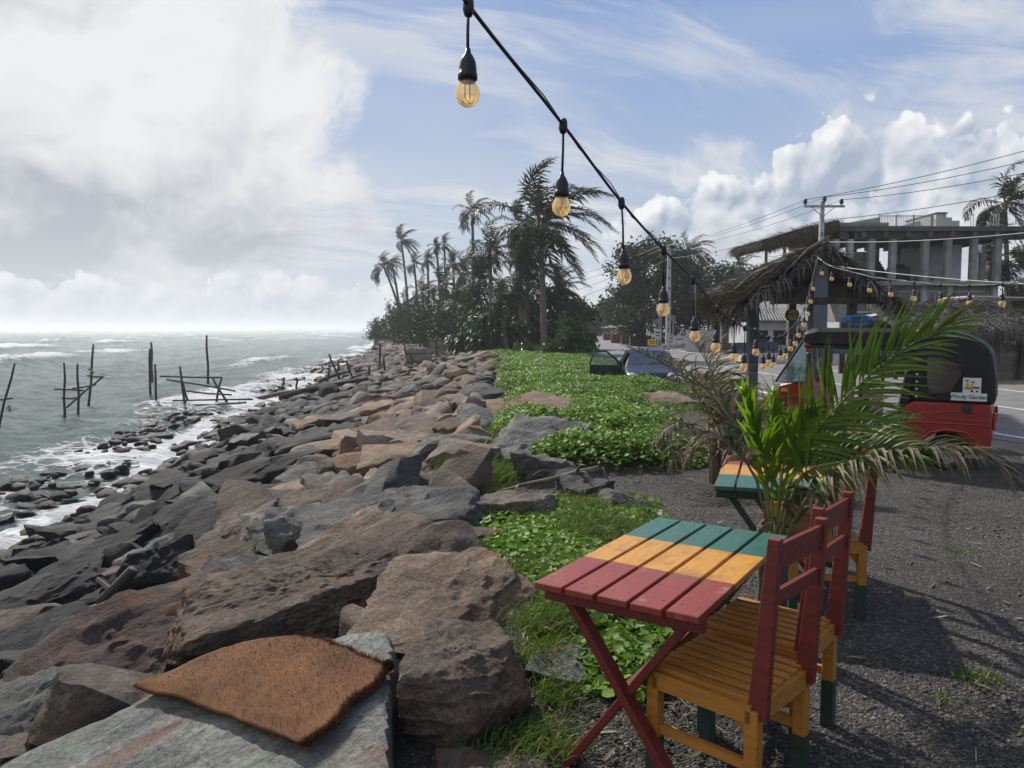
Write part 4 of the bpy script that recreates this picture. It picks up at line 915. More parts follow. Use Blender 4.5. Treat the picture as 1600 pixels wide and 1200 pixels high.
def nrm(a): return a / np.maximum(np.linalg.norm(a, axis=-1, keepdims=True), 1e-9)
def leaflet_strip(p0, d0, up, L, w, grav, wind, seg=4, fold=.35, curl=0.0):
    """a folded, tapering, drooping leaflet: (verts, tris) for N leaflets at once"""
    N = len(p0); pts = [p0]; dirs = [d0]; d = d0.copy(); step = (L / seg)[:, None]
    for k in range(seg):
        d = nrm(d + (np.array([0, 0, -1.0]) * grav[:, None] + wind) * (k + .6) / seg); pts.append(pts[-1] + d * step); dirs.append(d)
    V = []
    for k in range(seg + 1):
        t = k / seg; ww = (w * np.array([.45, 1.0, .95, .72, .40, .06, .02])[min(int(round(t * 5)), 5)])[:, None]
        sd = nrm(np.cross(dirs[k], up)); un = nrm(np.cross(sd, dirs[k]))
        if curl: a = curl * t; sd, un = sd * np.cos(a) + un * np.sin(a), un * np.cos(a) - sd * np.sin(a)
        V += [pts[k] - sd * ww + un * ww * fold, pts[k], pts[k] + sd * ww + un * ww * fold]
    V = np.stack(V, 1); K = V.shape[1]; F = []
    for k in range(seg):
        a = 3 * k; F += [(a, a + 1, a + 4), (a, a + 4, a + 3), (a + 1, a + 2, a + 5), (a + 1, a + 5, a + 4)]
    F = (np.array(F)[None] + (np.arange(N) * K)[:, None, None]).reshape(-1, 3)
    return V.reshape(-1, 3), F
def spline(P, n):
    P = np.array([tuple(q) for q in P], float); m = len(P); u = np.linspace(0, m - 1 - 1e-6, n); i = u.astype(int); f = (u - i)[:, None]
    g = lambda k: P[np.clip(i + k, 0, m - 1)]
    return .5 * (2 * g(0) + (g(1) - g(-1)) * f + (2 * g(-1) - 5 * g(0) + 4 * g(1) - g(2)) * f ** 2 + (3 * g(0) - g(-1) - 3 * g(1) + g(2)) * f ** 3)
def frond_geo(path, n, leaf, width, seed, grav=.5, wind=(0, 0, 0), seg=4, t0=.16, splay=1.0, upv=None, curl=0.0, jit=.12, rach=.012, base_len=.5):
    g = np.random.default_rng(seed); C = spline(path, 48); T = nrm(np.gradient(C, axis=0))
    ref = np.array(upv if upv is not None else (0, 0, 1.0)); 
    S = nrm(np.cross(T, ref + 1e-3)); U = nrm(np.cross(S, T))
    t = np.repeat(np.linspace(t0, .995, n), 2); side = np.tile([-1.0, 1.0], n); t = np.clip(t + g.normal(0, .004, 2 * n), 0, .999)
    idx = t * 47; i = idx.astype(int); f = (idx - i)[:, None]; i2 = np.minimum(i + 1, 47)
    p = C[i] * (1 - f) + C[i2] * f; Tt, St, Ut = T[i], S[i], U[i]
    a = np.radians(np.interp(t, [0, .5, 1], [62, 50, 18]) * splay) + g.normal(0, jit, 2 * n)
    d0 = nrm(Tt * np.cos(a)[:, None] + St * (side * np.sin(a))[:, None] + Ut * (.28 + g.normal(0, jit, 2 * n))[:, None])
    L = leaf * np.interp(t, [0, .12, .4, .75, 1], [base_len, .75, 1.0, .85, .38]) * g.uniform(.88, 1.08, 2 * n)
    w = width * np.interp(t, [0, .3, .8, 1], [.8, 1, .8, .5]) * g.uniform(.85, 1.1, 2 * n)
    V, F = leaflet_strip(p, d0, Ut, L, w, np.full(2 * n, grav) * g.uniform(.6, 1.4, 2 * n), np.array(wind)[None] * g.uniform(.6, 1.3, (2 * n, 1)), seg, curl=curl)
    rb = MB().tube([Vector(c) for c in C[::4]], list(np.interp(np.linspace(0, 1, len(C[::4])), [0, .15, 1], [rach * 1.6, rach, rach * .15])), 5)
    return V, F, rb
def frond(parent, origin, path, mat, stalk, **kw):
    kw.setdefault('t0', .40); V, F, rb = frond_geo(path, **kw); o3 = np.array(origin)
    fr = link('frond', mesh_np('frond', V - o3, F, M[mat], False), parent)
    rb.v = [tuple(np.array(v) - o3) for v in rb.v]; rb.build('midrib', M[stalk], fr, smooth=True); return fr

def young_palm():
    B = Vector((1.36, 3.86, 0)); r = thing('coconut_palm', B, 'young bright green coconut palm growing between the two striped tables', 'palm')
    A = lambda *q: [atd(x, y, d) for x, y, d in q]
    base = [B + Vector((0, 0, .05)), B + Vector((0, .0, .38))]
    # stem bundle of leaf bases
    for k in range(6):
        a = k * 1.05; q = Vector((math.cos(a), math.sin(a), 0)) * .05
        MB().tube([B * 0 + q * 1.1, q + Vector((0, 0, .3)), q * 1.5 + Vector((0, 0, .62))], [.036, .026, .014], 7).build('leaf_base', M['palm_fibre'], r, smooth=True)
    G = dict(n=40, leaf=.40, width=.0105, rach=.011, seg=5, grav=.22, wind=(.10, 0, .0))
    CAMV = (-.36, -.90, .20)
    def f(pts, mat, seed, stalk='stalk', **kw): frond(r, B, base + A(*pts), mat, stalk, seed=seed, **{**G, **kw})
    f([(1228, 740, 3.80), (1290, 655, 3.66), (1385, 563, 3.46), (1486, 504, 3.30)], 'palm_green', 1, grav=.14, leaf=.42, n=54, upv=(-.42, -.80, .42), t0=.42)
    f([(1236, 745, 3.84), (1275, 700, 3.82), (1335, 668, 3.72), (1405, 662, 3.6)], 'palm_green', 2, grav=.30, leaf=.34, n=34, upv=(-.2, -.75, .6), t0=.44)
    f([(1262, 775, 3.7), (1340, 728, 3.5), (1450, 702, 3.25), (1540, 716, 3.05), (1625, 790, 2.9)], 'palm_half', 3, grav=.75, leaf=.34, n=58, t0=.27)
    f([(1196, 735, 3.80), (1182, 672, 3.74), (1166, 612, 3.66)], 'palm_young', 4, grav=.03, leaf=.28, n=13, splay=.42, upv=CAMV, width=.016, t0=.46)
    f([(1206, 742, 3.84), (1212, 680, 3.82), (1208, 622, 3.8)], 'palm_young', 5, grav=.03, leaf=.24, n=11, splay=.42, upv=CAMV, width=.016, t0=.48)
    f([(1222, 738, 3.8), (1244, 686, 3.76), (1268, 642, 3.7)], 'palm_young', 6, grav=.06, leaf=.26, n=17, splay=.7, upv=CAMV, width=.015, t0=.42)
    f([(1245, 752, 3.7), (1312, 722, 3.55), (1380, 706, 3.4), (1440, 716, 3.25)], 'palm_green', 7, grav=.5, leaf=.34, n=36, upv=(-.2, -.5, .8), t0=.42)
    f([(1192, 748, 3.95), (1158, 672, 4.1), (1105, 612, 4.25), (1040, 572, 4.4)], 'palm_half', 8, grav=.45, wind=(.45, 0, 0), leaf=.36, n=40, curl=.5, stalk='stalk_dry', t0=.42)
    f([(1186, 762, 3.8), (1150, 705, 3.8), (1112, 684, 3.85), (1078, 715, 3.9)], 'palm_half', 9, grav=.7, wind=(.4, 0, 0), leaf=.28, n=32, curl=.6, stalk='stalk_dry', t0=.5)
    f([(1235, 748, 3.95), (1290, 690, 4.15), (1350, 668, 4.3), (1420, 690, 4.45)], 'palm_half', 11, grav=.5, leaf=.38, n=34, t0=.46)
    f([(1240, 772, 3.75), (1275, 775, 3.6), (1300, 802, 3.5), (1312, 850, 3.4)], 'palm_dry', 12, grav=.8, leaf=.18, n=22, seg=4, curl=.8, stalk='stalk_dry', t0=.5)
    return r
young_palm()
def dry_palm():
    B = Vector((2.24, 8.04, 0)); r = thing('coconut_palm', B, 'wind burnt brown coconut palm behind the young green one', 'palm')
    def f(pts, mat, seed, stalk='stalk_dry', **kw):
        base = [B + Vector((0, 0, .03)), B + Vector((random.uniform(-.06, .06), random.uniform(-.06, .06), .30))]
        frond(r, B, base + [atd(*q) for q in pts], mat, stalk, seed=seed, **{**dict(n=44, leaf=.52, width=.0125, grav=.5, wind=(.40, -.1, 0), seg=5, curl=.7, rach=.014, jit=.2), **kw})
    f([(1112, 650, 8.0), (1062, 585, 7.7), (985, 545, 7.4)], 'palm_dry', 31)
    f([(1122, 650, 8.1), (1112, 585, 8.1), (1088, 540, 8.1)], 'palm_half', 32, leaf=.7)
    f([(1140, 690, 8.0), (1172, 640, 7.9), (1235, 622, 7.7)], 'palm_dry', 33)
    f([(1100, 690, 7.9), (1062, 662, 7.7), (1022, 690, 7.5)], 'palm_dry', 34, leaf=.42, grav=1.0, n=30)
    f([(1145, 690, 7.9), (1190, 655, 7.8), (1262, 650, 7.6)], 'palm_dry', 35)
    f([(1092, 705, 7.8), (1066, 690, 7.6), (1048, 730, 7.5)], 'palm_dry', 36, leaf=.36, grav=1.0, n=26)
    f([(1128, 640, 7.7), (1120, 600, 7.2), (1086, 590, 6.6)], 'palm_half', 38, leaf=.55)
    f([(1150, 700, 7.7), (1190, 690, 7.3), (1235, 720, 7.0)], 'palm_dry', 39, leaf=.45, grav=.9)
    for k in range(5):
        a = k * 1.26; q = Vector((math.cos(a), math.sin(a), 0)) * .07
        MB().tube([q, q * 1.3 + Vector((0, 0, .35)), q * 2.2 + Vector((0, 0, .7))], [.05, .035, .018], 6).build('leaf_base', M['stalk_dry'], r, smooth=True)
dry_palm()

# coconut palms of the grove: fronds swept by the sea wind, shared between the palms
FR = {}
def far_frond(k, v):
    if (k, v) not in FR:
        g = np.random.default_rng(500 + k * 7 + v); az = 2 * math.pi * k / 12 + g.uniform(-.2, .2); el = [1.15, .55, .05, -.5][v] + g.uniform(-.15, .15)
        d = np.array([math.cos(az) * math.cos(el), math.sin(az) * math.cos(el), math.sin(el)]); p = np.zeros(3); pts = [p.copy()]
        for s in range(8):
            d = nrm(d + np.array([.15, -.03, -.13 - .06 * v]) * (.35 + s / 5)); p = p + d / 8; pts.append(p.copy())
        V, F, rb = frond_geo(pts, 34, .27, .015, 900 + k * 5 + v, grav=.75, wind=(.45, 0, 0), seg=2, t0=.14, rach=.009, jit=.16)
        b = len(V); tri = []
        for q in rb.f: tri += [(q[0], q[j], q[j + 1]) for j in range(1, len(q) - 1)]
        FR[(k, v)] = mesh_np('frond', np.vstack([V, np.array(rb.v)]), np.vstack([F, np.array(tri) + b]), M['palm_far'])
    return FR[(k, v)]
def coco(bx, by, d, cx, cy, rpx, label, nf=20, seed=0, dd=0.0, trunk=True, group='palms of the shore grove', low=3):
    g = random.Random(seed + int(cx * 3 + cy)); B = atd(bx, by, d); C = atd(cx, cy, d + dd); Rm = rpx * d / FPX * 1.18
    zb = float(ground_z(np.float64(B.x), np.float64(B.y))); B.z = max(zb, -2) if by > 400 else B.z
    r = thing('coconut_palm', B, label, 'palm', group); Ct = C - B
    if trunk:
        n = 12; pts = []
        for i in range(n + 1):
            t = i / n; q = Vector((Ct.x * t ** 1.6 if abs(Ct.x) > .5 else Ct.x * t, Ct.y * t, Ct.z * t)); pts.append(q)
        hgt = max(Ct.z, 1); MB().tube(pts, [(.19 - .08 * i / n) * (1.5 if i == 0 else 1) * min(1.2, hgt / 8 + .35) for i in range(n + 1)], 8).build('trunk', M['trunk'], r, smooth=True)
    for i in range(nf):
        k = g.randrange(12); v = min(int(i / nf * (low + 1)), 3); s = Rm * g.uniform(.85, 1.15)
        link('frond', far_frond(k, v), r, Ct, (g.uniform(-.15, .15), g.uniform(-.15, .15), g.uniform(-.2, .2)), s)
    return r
PALMS = [
 (851, 556, 47, 845, 350, 96, 'tallest near coconut palm with a ringed grey trunk at the front of the grove', 26),
 (742, 550, 78, 738, 330, 32, 'slender tall coconut palm rising alone above the grove', 20),
 (770, 548, 60, 765, 392, 46, 'full crowned coconut palm left of the tallest one', 24),
 (815, 548, 58, 812, 352, 44, 'coconut palm close behind the tallest one, its crown just lower', 22),
 (640, 520, 110, 627, 376, 27, 'thin coconut palm standing high over the seaward end of the grove', 18),
 (632, 500, 105, 600, 418, 27, 'leaning coconut palm reaching out over the sea', 18),
 (628, 505, 108, 612, 410, 20, 'second leaning coconut palm just inside the outermost one', 16),
 (655, 520, 104, 647, 412, 20, 'small coconut palm behind the leaning pair', 16),
 (672, 520, 100, 668, 405, 20, 'small coconut palm right of the thin high one', 16),
 (690, 530, 96, 682, 386, 17, 'left one of two close coconut palms with bunched crowns', 14),
 (700, 530, 96, 694, 382, 17, 'right one of two close coconut palms with bunched crowns', 14),
 (712, 535, 88, 708, 412, 26, 'mid height coconut palm in the middle of the grove', 18),
 (725, 540, 76, 724, 428, 34, 'low bushy coconut palm in front of the slender tall one', 20),
 (695, 540, 84, 690, 448, 34, 'low coconut palm at the seaward middle of the grove', 20),
 (664, 538, 92, 660, 458, 30, 'low coconut palm near the headland wall', 20),
 (640, 536, 104, 634, 478, 28, 'short coconut palm above the seaward wall', 18),
 (748, 548, 62, 748, 440, 46, 'broad coconut palm above the screw pine clump', 22),
 (792, 553, 50, 782, 462, 44, 'short thick trunked coconut palm beside the screw pine', 22),
 (822, 552, 53, 825, 420, 56, 'drooping coconut palm filling the space under the tallest crown', 24),
 (880, 552, 51, 872, 452, 44, 'low coconut palm at the road side of the grove', 22),
 (612, 530, 118, 610, 492, 24, 'outermost short coconut palm at the tip of the headland', 16),
 (712, 545, 72, 712, 476, 38, 'low spreading coconut palm over the stone slope', 20),
]
for i, (bx, by, d, cx, cy, rp, lab, nf) in enumerate(PALMS): coco(bx, by, d, cx, cy, rp, lab, nf, i)
coco(1082, 545, 84, 1078, 392, 34, 'coconut palm rising behind the broad trees across the road', 20, 70, group='palms across the road')
coco(1160, 545, 70, 1158, 418, 30, 'small coconut palm showing over the thatched hut roof', 14, 71, group='palms across the road')
coco(1572, 560, 56, 1570, 318, 58, 'upper coconut palm behind the unfinished building', 24, 72, group='palms across the road')
coco(1548, 560, 52, 1546, 408, 62, 'lower coconut palm seen through the unfinished building', 22, 73, group='palms across the road')
coco(1590, 560, 60, 1605, 430, 60, 'coconut palm at the right edge behind the thatched stall', 20, 74, group='palms across the road')
coco(1830, 620, 15, 1800, 205, 170, 'coconut palm beyond the frame with only frond tips showing', 20, 75, group='palms across the road')

# leaf-card masses
def leaf_cloud(C, size, n, clump, g, flat=.5, elong=1.6):
    """N leaves round points C: small folded quads"""
    P = C[g.integers(0, len(C), n)] + g.normal(0, 1, (n, 3)) * clump
    d = nrm(g.normal(0, 1, (n, 3)) + np.array([.15, 0, -.25])); s = nrm(np.cross(d, g.normal(0, 1, (n, 3)))); L = (size * g.uniform(.7, 1.3, n))[:, None]
    up = np.cross(s, d) * .12 * L
    V = np.stack([P, P + d * L * .5 + s * L / elong * .5 + up, P + d * L, P + d * L * .5 - s * L / elong * .5 + up], 1).reshape(-1, 3)
    b = np.arange(n)[:, None] * 4; F = np.concatenate([b + [0, 1, 2], b + [0, 2, 3]], 0); return V, F
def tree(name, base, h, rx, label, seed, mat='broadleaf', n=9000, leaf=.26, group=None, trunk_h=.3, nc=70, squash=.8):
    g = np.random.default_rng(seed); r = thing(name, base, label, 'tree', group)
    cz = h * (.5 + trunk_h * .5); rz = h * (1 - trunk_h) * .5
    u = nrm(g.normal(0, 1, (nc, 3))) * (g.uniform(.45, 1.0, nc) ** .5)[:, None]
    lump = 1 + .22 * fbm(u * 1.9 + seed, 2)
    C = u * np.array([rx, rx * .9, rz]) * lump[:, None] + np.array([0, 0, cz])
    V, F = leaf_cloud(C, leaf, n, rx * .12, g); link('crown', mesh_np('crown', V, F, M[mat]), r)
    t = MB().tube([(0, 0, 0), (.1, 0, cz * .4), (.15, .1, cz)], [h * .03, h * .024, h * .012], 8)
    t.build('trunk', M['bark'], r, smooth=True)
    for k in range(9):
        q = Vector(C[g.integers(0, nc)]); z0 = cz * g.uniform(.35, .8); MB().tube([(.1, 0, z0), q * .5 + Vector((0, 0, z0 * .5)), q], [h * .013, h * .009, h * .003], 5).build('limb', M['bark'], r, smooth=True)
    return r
def shrub(base, rx, h, label, seed, mat='bushleaf', n=2500, leaf=.16, name='shrub', cat='shrub', group=None):
    g = np.random.default_rng(seed); r = thing(name, base, label, cat, group); nc = 34
    u = nrm(g.normal(0, 1, (nc, 3))) * (g.uniform(.3, 1, nc) ** .5)[:, None]; u[:, 2] = np.abs(u[:, 2])
    C = u * np.array([rx, rx, h]) * (1 + .25 * fbm(u * 2 + seed, 2))[:, None]
    V, F = leaf_cloud(C, leaf, n, rx * .14, g); V[:, 2] = np.maximum(V[:, 2], .02); link('foliage', mesh_np('foliage', V, F, M[mat]), r)
    st = MB()
    for k in range(7): q = Vector(C[k]); st.tube([(0, 0, 0), q * .5, q], [.03, .02, .008], 4)
    st.build('stem', M['bark'], r)
def strap_clump(base, rx, h, label, seed, n=900, L=1.7):
    g = np.random.default_rng(seed); r = thing('screw_pine', base, label, 'shrub', 'screw pines at the grove edge')
    nc = 26; u = nrm(g.normal(0, 1, (nc, 3))); u[:, 2] = np.abs(u[:, 2]); C = u * np.array([rx, rx * .8, h]) * g.uniform(.45, .95, (nc, 1))
    p = C[g.integers(0, nc, n)]; d = nrm(g.normal(0, 1, (n, 3)) + np.array([.1, 0, .55]))
    V, F = leaflet_strip(p, d, np.tile([0, 0, 1.0], (n, 1)) + g.normal(0, .2, (n, 3)), g.uniform(.6, 1.1, n) * L, np.full(n, .05), np.full(n, 1.5), np.array([[.12, 0, 0]]), 4)
    V[:, 2] = np.maximum(V[:, 2], .03); link('foliage', mesh_np('foliage', V, F, M['strap']), r)
    st = MB()
    for q in C[:12]: st.tube([(q[0] * .4, q[1] * .4, 0), Vector(q) * .7, q], [.08, .06, .05], 5)
    st.build('stem', M['bark'], r)
def G0(px, d): v = atd(px, 515, d); return Vector((v.x, d, max(0, 0)))
strap_clump(G0(748, 51), 2.3, 3.2, 'dark screw pine clump with hanging strap leaves at the seaward grove edge', 1, 1100, 1.9)
strap_clump(G0(815, 52), 1.8, 2.9, 'screw pine clump between the short thick palm and the tallest palm', 2, 800, 1.8)
strap_clump(G0(875, 53), 1.7, 3.0, 'screw pine clump behind the road side bush of the grove', 3, 700, 1.8)
shrub(G0(896, 43), 1.25, 2.3, 'glossy broad leaved bush at the road end of the grove', 4, n=1900, leaf=.30)
shrub(G0(872, 42.5), 1.0, 1.0, 'low yellow green bush in front of the glossy broad leaved bush', 5, n=1500, leaf=.18)
shrub(G0(822, 46), .9, .9, 'small round bush at the foot of the tallest palm', 6, n=1300, leaf=.16)
for i, (px, d, rx, h) in enumerate([(725, 66, 3.6, 4.6), (690, 78, 4.0, 4.8), (660, 92, 4.2, 5.0), (632, 108, 4.2, 4.8), (606, 122, 3.4, 3.4), (780, 62, 3.6, 5.2), (830, 62, 3.4, 5.8), (880, 64, 3.2, 5.4), (752, 72, 3.8, 5.6), (710, 90, 4.5, 6.2), (800, 80, 4, 7)]):
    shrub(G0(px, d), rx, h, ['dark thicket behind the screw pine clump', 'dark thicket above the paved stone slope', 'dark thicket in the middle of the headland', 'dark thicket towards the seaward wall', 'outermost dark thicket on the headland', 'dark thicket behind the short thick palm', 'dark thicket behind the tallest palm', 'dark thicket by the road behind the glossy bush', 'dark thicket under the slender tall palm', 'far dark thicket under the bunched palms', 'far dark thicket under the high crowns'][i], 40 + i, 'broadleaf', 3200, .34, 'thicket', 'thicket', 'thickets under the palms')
TREES = [(1004, 74, 10.6, 3.3, 'tall dark broad leaved tree nearest the road bend'), (1030, 80, 11.5, 4.2, 'broad dark tree behind the concrete lamp pole'), (1072, 86, 10.0, 4.0, 'rounded tree under the roadside coconut palm'), (1118, 76, 8.0, 3.4, 'lower tree behind the white metal gate'),
         (1165, 72, 7.4, 3.4, 'tree behind the thatched hut'), (975, 110, 8.0, 3.0, 'smaller tree farther along the road'), (952, 165, 8, 4.0, 'hazy tree far down the road'), (940, 230, 9, 5.0, 'farthest hazy tree at the end of the road'), (1215, 78, 6.6, 3.2, 'tree behind the small tiled house')]
for i, (px, d, h, rx, lab) in enumerate(TREES): tree('broadleaf_tree', G0(px, d), h, rx, lab, 80 + i, n=8500 if d < 90 else 3000, leaf=.30 if d < 90 else .5, group='trees across the road', trunk_h=.12)
for i, (px, d, h) in enumerate([(915, 140, 5), (900, 190, 8), (905, 260, 9), (1590, 60, 5), (1545, 62, 3.6), (1390, 52, 2.6)]):
    tree('broadleaf_tree', G0(px, d), h, h * .55, ['low tree left of the road bend', 'hazy tree left of the road beyond the bend', 'farthest hazy tree left of the road', 'tree at the right edge behind the thatched stall', 'bushy tree beneath the lower coconut palm', 'low bushy tree behind the blue oval sign'][i], 140 + i, n=3500, leaf=.32 if d < 100 else .6, group='trees across the road', trunk_h=.1)

# creepers and grass on the plateau
def build_creepers():
    g = np.random.default_rng(5); n = 640000
    d = 3.0 * np.exp(g.random(n) * math.log(52 / 3.0)); x = g.uniform(-4, 6, n)
    keep = veg_mask(x, d) > g.random(n) * .9 + .05; x, d = x[keep], d[keep]; n = len(x)
    veg = veg_mask(x, d)
    lump = fbm(np.stack([x * 1.3, d * 1.0, 0 * x], -1), 3)
    top = np.where(d > 8, .10 + .16 * veg + .10 * lump, .03 + .07 * veg + .03 * lump)
    z = np.maximum(ground_z(x, d), -.4) + np.where(d > 8, veg * .10, 0) + np.maximum(top, .03) * g.uniform(.25, 1.0, n)
    s = np.where(d < 8, g.uniform(.016, .038, n), g.uniform(.015, .029, n) * (1 + d / 40)); nm = nrm(np.stack([g.normal(0, .45, n), g.normal(-.1, .45, n), np.ones(n)], -1))
    a = g.random(n) * 6.28; t1 = nrm(np.cross(nm, np.stack([np.cos(a), np.sin(a), 0 * a], -1))); t2 = np.cross(nm, t1); P = np.stack([x, d, z], -1)
    ring = [(0, 1.0, .0), (.86, .62, .22), (.92, -.30, .20), (0, -.85, .02), (-.92, -.30, .20), (-.86, .62, .22)]
    nr = d < 13; VV, FF, base = [], [], 0
    for sel, rg, tris in ((nr, ring, ([0, 1, 2], [0, 2, 3], [0, 3, 4], [0, 4, 5])), (~nr, [(0, 1.0, .0), (.95, .1, .25), (0, -.85, .02), (-.95, .1, .25)], ([0, 1, 2], [0, 2, 3]))):
        k = int(sel.sum()); q = np.stack([P[sel] + (t1[sel] * u + t2[sel] * v + nm[sel] * w) * s[sel][:, None] for u, v, w in rg], 1).reshape(-1, 3)
        b = np.arange(k)[:, None] * len(rg) + base; VV.append(q); FF += [b + np.array(tq) for tq in tris]; base += len(q)
    V, F = np.vstack(VV), np.concatenate(FF, 0)
    tag(link('creepers', mesh_np('creepers', V, F, M['creeper'])), 'green beach creepers covering the bank beside the gravel', kind='stuff')
    # runner stems reaching out over the gravel
    mb = MB()
    for k in range(46):
        dd = random.uniform(3.6, 10); xx = random.uniform(-.1, 2.2) * (dd / 9)
        p = Vector((xx, dd, .02)); a = random.uniform(0, 6.28); pts = []
        for i in range(9): pts.append(p.copy()); a += random.uniform(-.5, .5); p = p + Vector((math.cos(a), math.sin(a), 0)) * .09; p.z = .015 + random.random() * .02
        mb.tube(pts, .0028, 4)
    tag(mb.build('creeper_runners', pbr('creeper_stem', (.10, .085, .03), (.16, .13, .05), 9, .7)), 'thin creeper runners on the gravel', kind='stuff')
build_creepers()
def build_grass():
    g = np.random.default_rng(6); P, H = [], []
    for px, py, rad, n, h, dz in [(742, 752, .42, 1500, .34, -.05), (722, 770, .3, 700, .28, -.1), (610, 902, .12, 240, .22, .05), (650, 925, .10, 160, .20, .02), (642, 905, .14, 240, .22, .02), (832, 1168, .17, 520, .11, 0), (868, 1092, .13, 260, .11, 0), (850, 985, .20, 520, .20, 0), (838, 1035, .16, 420, .15, 0),
                                  (930, 830, .5, 1500, .15, 0), (905, 800, .45, 800, .17, 0), (800, 690, .45, 900, .30, 0), (840, 672, .5, 900, .26, 0), (780, 715, .35, 700, .32, 0), (835, 655, .8, 1200, .25, 0), (820, 905, .22, 360, .18, 0), (880, 940, .2, 420, .16, 0), (900, 880, .3, 420, .14, 0), (760, 1190, .15, 160, .10, 0), (1525, 1062, .10, 150, .05, 0), (1500, 865, .18, 120, .04, 0), (1470, 1095, .08, 60, .04, 0),
                                  (600, 908, .2, 120, .2, 0), (1050, 640, 1.0, 700, .2, 0), (900, 620, 1.4, 1000, .22, 0), (960, 790, .3, 260, .15, 0), (1330, 905, .15, 60, .05, 0)]:
        c = on_ground(px, py); q = np.array([c.x, c.y, c.z + dz]); k = n
        o = g.normal(0, rad * .5, (k, 2)); P.append(np.column_stack([q[0] + o[:, 0], q[1] + o[:, 1], np.full(k, q[2])])); H.append(h * g.uniform(.5, 1.25, k))
    P = np.vstack(P); H = np.concatenate(H); n = len(P); d = nrm(np.column_stack([g.normal(.18, .35, n), g.normal(0, .35, n), np.ones(n)]))
    V, F = leaflet_strip(P, d, nrm(g.normal(0, 1, (n, 3)) * [1, 1, .1]), H, np.clip(.0022 + P[:, 1] * .0003, 0, .006), np.full(n, .55) * g.uniform(.3, 1.8, n), np.array([[.25, 0, 0]]), 3)
    tag(link('grass', mesh_np('grass', V, F, M['grass'])), 'wild grass tufts between the boulders and creepers', kind='stuff')
build_grass()
def build_pebbles():
    g = np.random.default_rng(8); n = 26000
    d = 2.4 * np.exp(g.random(n) * math.log(8.5 / 2.4)); x = (g.random(n) * 1.05 - .12) * d * .86
    ok = (veg_mask(x, d) < .35) & (x > edge_x(d) + .25); x, d = x[ok], d[ok]; n = len(x)
    s = g.lognormal(-5.15, .38, n); P = np.stack([x, d, s * .15 + .004], -1)
    O = np.array([(1, 0, 0), (-1, 0, 0), (0, 1, 0), (0, -1, 0), (0, 0, .75), (0, 0, -.75)], float)[None] * g.uniform(.55, 1.25, (n, 6, 1)) + g.normal(0, .15, (n, 6, 3))
    a = g.random(n) * 6.28; ca, sa = np.cos(a)[:, None], np.sin(a)[:, None]; O = np.stack([O[..., 0] * ca - O[..., 1] * sa, O[..., 0] * sa + O[..., 1] * ca, O[..., 2]], -1)
    V = (P[:, None] + O * s[:, None, None]).reshape(-1, 3); b = np.arange(n)[:, None] * 6
    F = np.concatenate([b + q for q in ([0, 2, 4], [2, 1, 4], [1, 3, 4], [3, 0, 4], [2, 0, 5], [1, 2, 5], [3, 1, 5], [0, 3, 5])], 0)
    m, t, b_ = new_mat('gravel_stone'); r = t.node('ShaderNodeNewGeometry').outputs['Random Per Island']
    t.l.new(t.ramp(r, [(0, (.035, .032, .030)), (.6, (.085, .078, .070)), (.9, (.15, .138, .122)), (1, (.26, .245, .22))]), b_.inputs['Base Color']); b_.inputs['Roughness'].default_value = .9
    tag(link('gravel', mesh_np('gravel', V, F, m)), 'loose dark gravel stones', kind='stuff')
build_pebbles()
def build_litter():
    g = np.random.default_rng(12); n = 420; d = 2.5 * np.exp(g.random(n) * math.log(9 / 2.5)); x = (g.random(n) * 1.0 - .05) * d * .8; ok = x > edge_x(d) + .35; x, d = x[ok], d[ok]; n = len(x)
    dr = nrm(np.column_stack([g.normal(0, 1, (n, 2)), np.full(n, .08)])); V, F = leaflet_strip(np.column_stack([x, d, np.full(n, .014)]), dr, np.tile([0, 0, 1.0], (n, 1)), g.uniform(.03, .12, n), np.where(g.random(n) < .5, .003, .010), np.full(n, -.05), np.array([[0, 0, 0]]), 3)
    V[:, 2] = np.maximum(V[:, 2], .008); tag(link('leaf_litter', mesh_np('leaf_litter', V, F, M['palm_dry'])), 'dry leaf scraps and twigs on the gravel', kind='stuff')
build_litter()
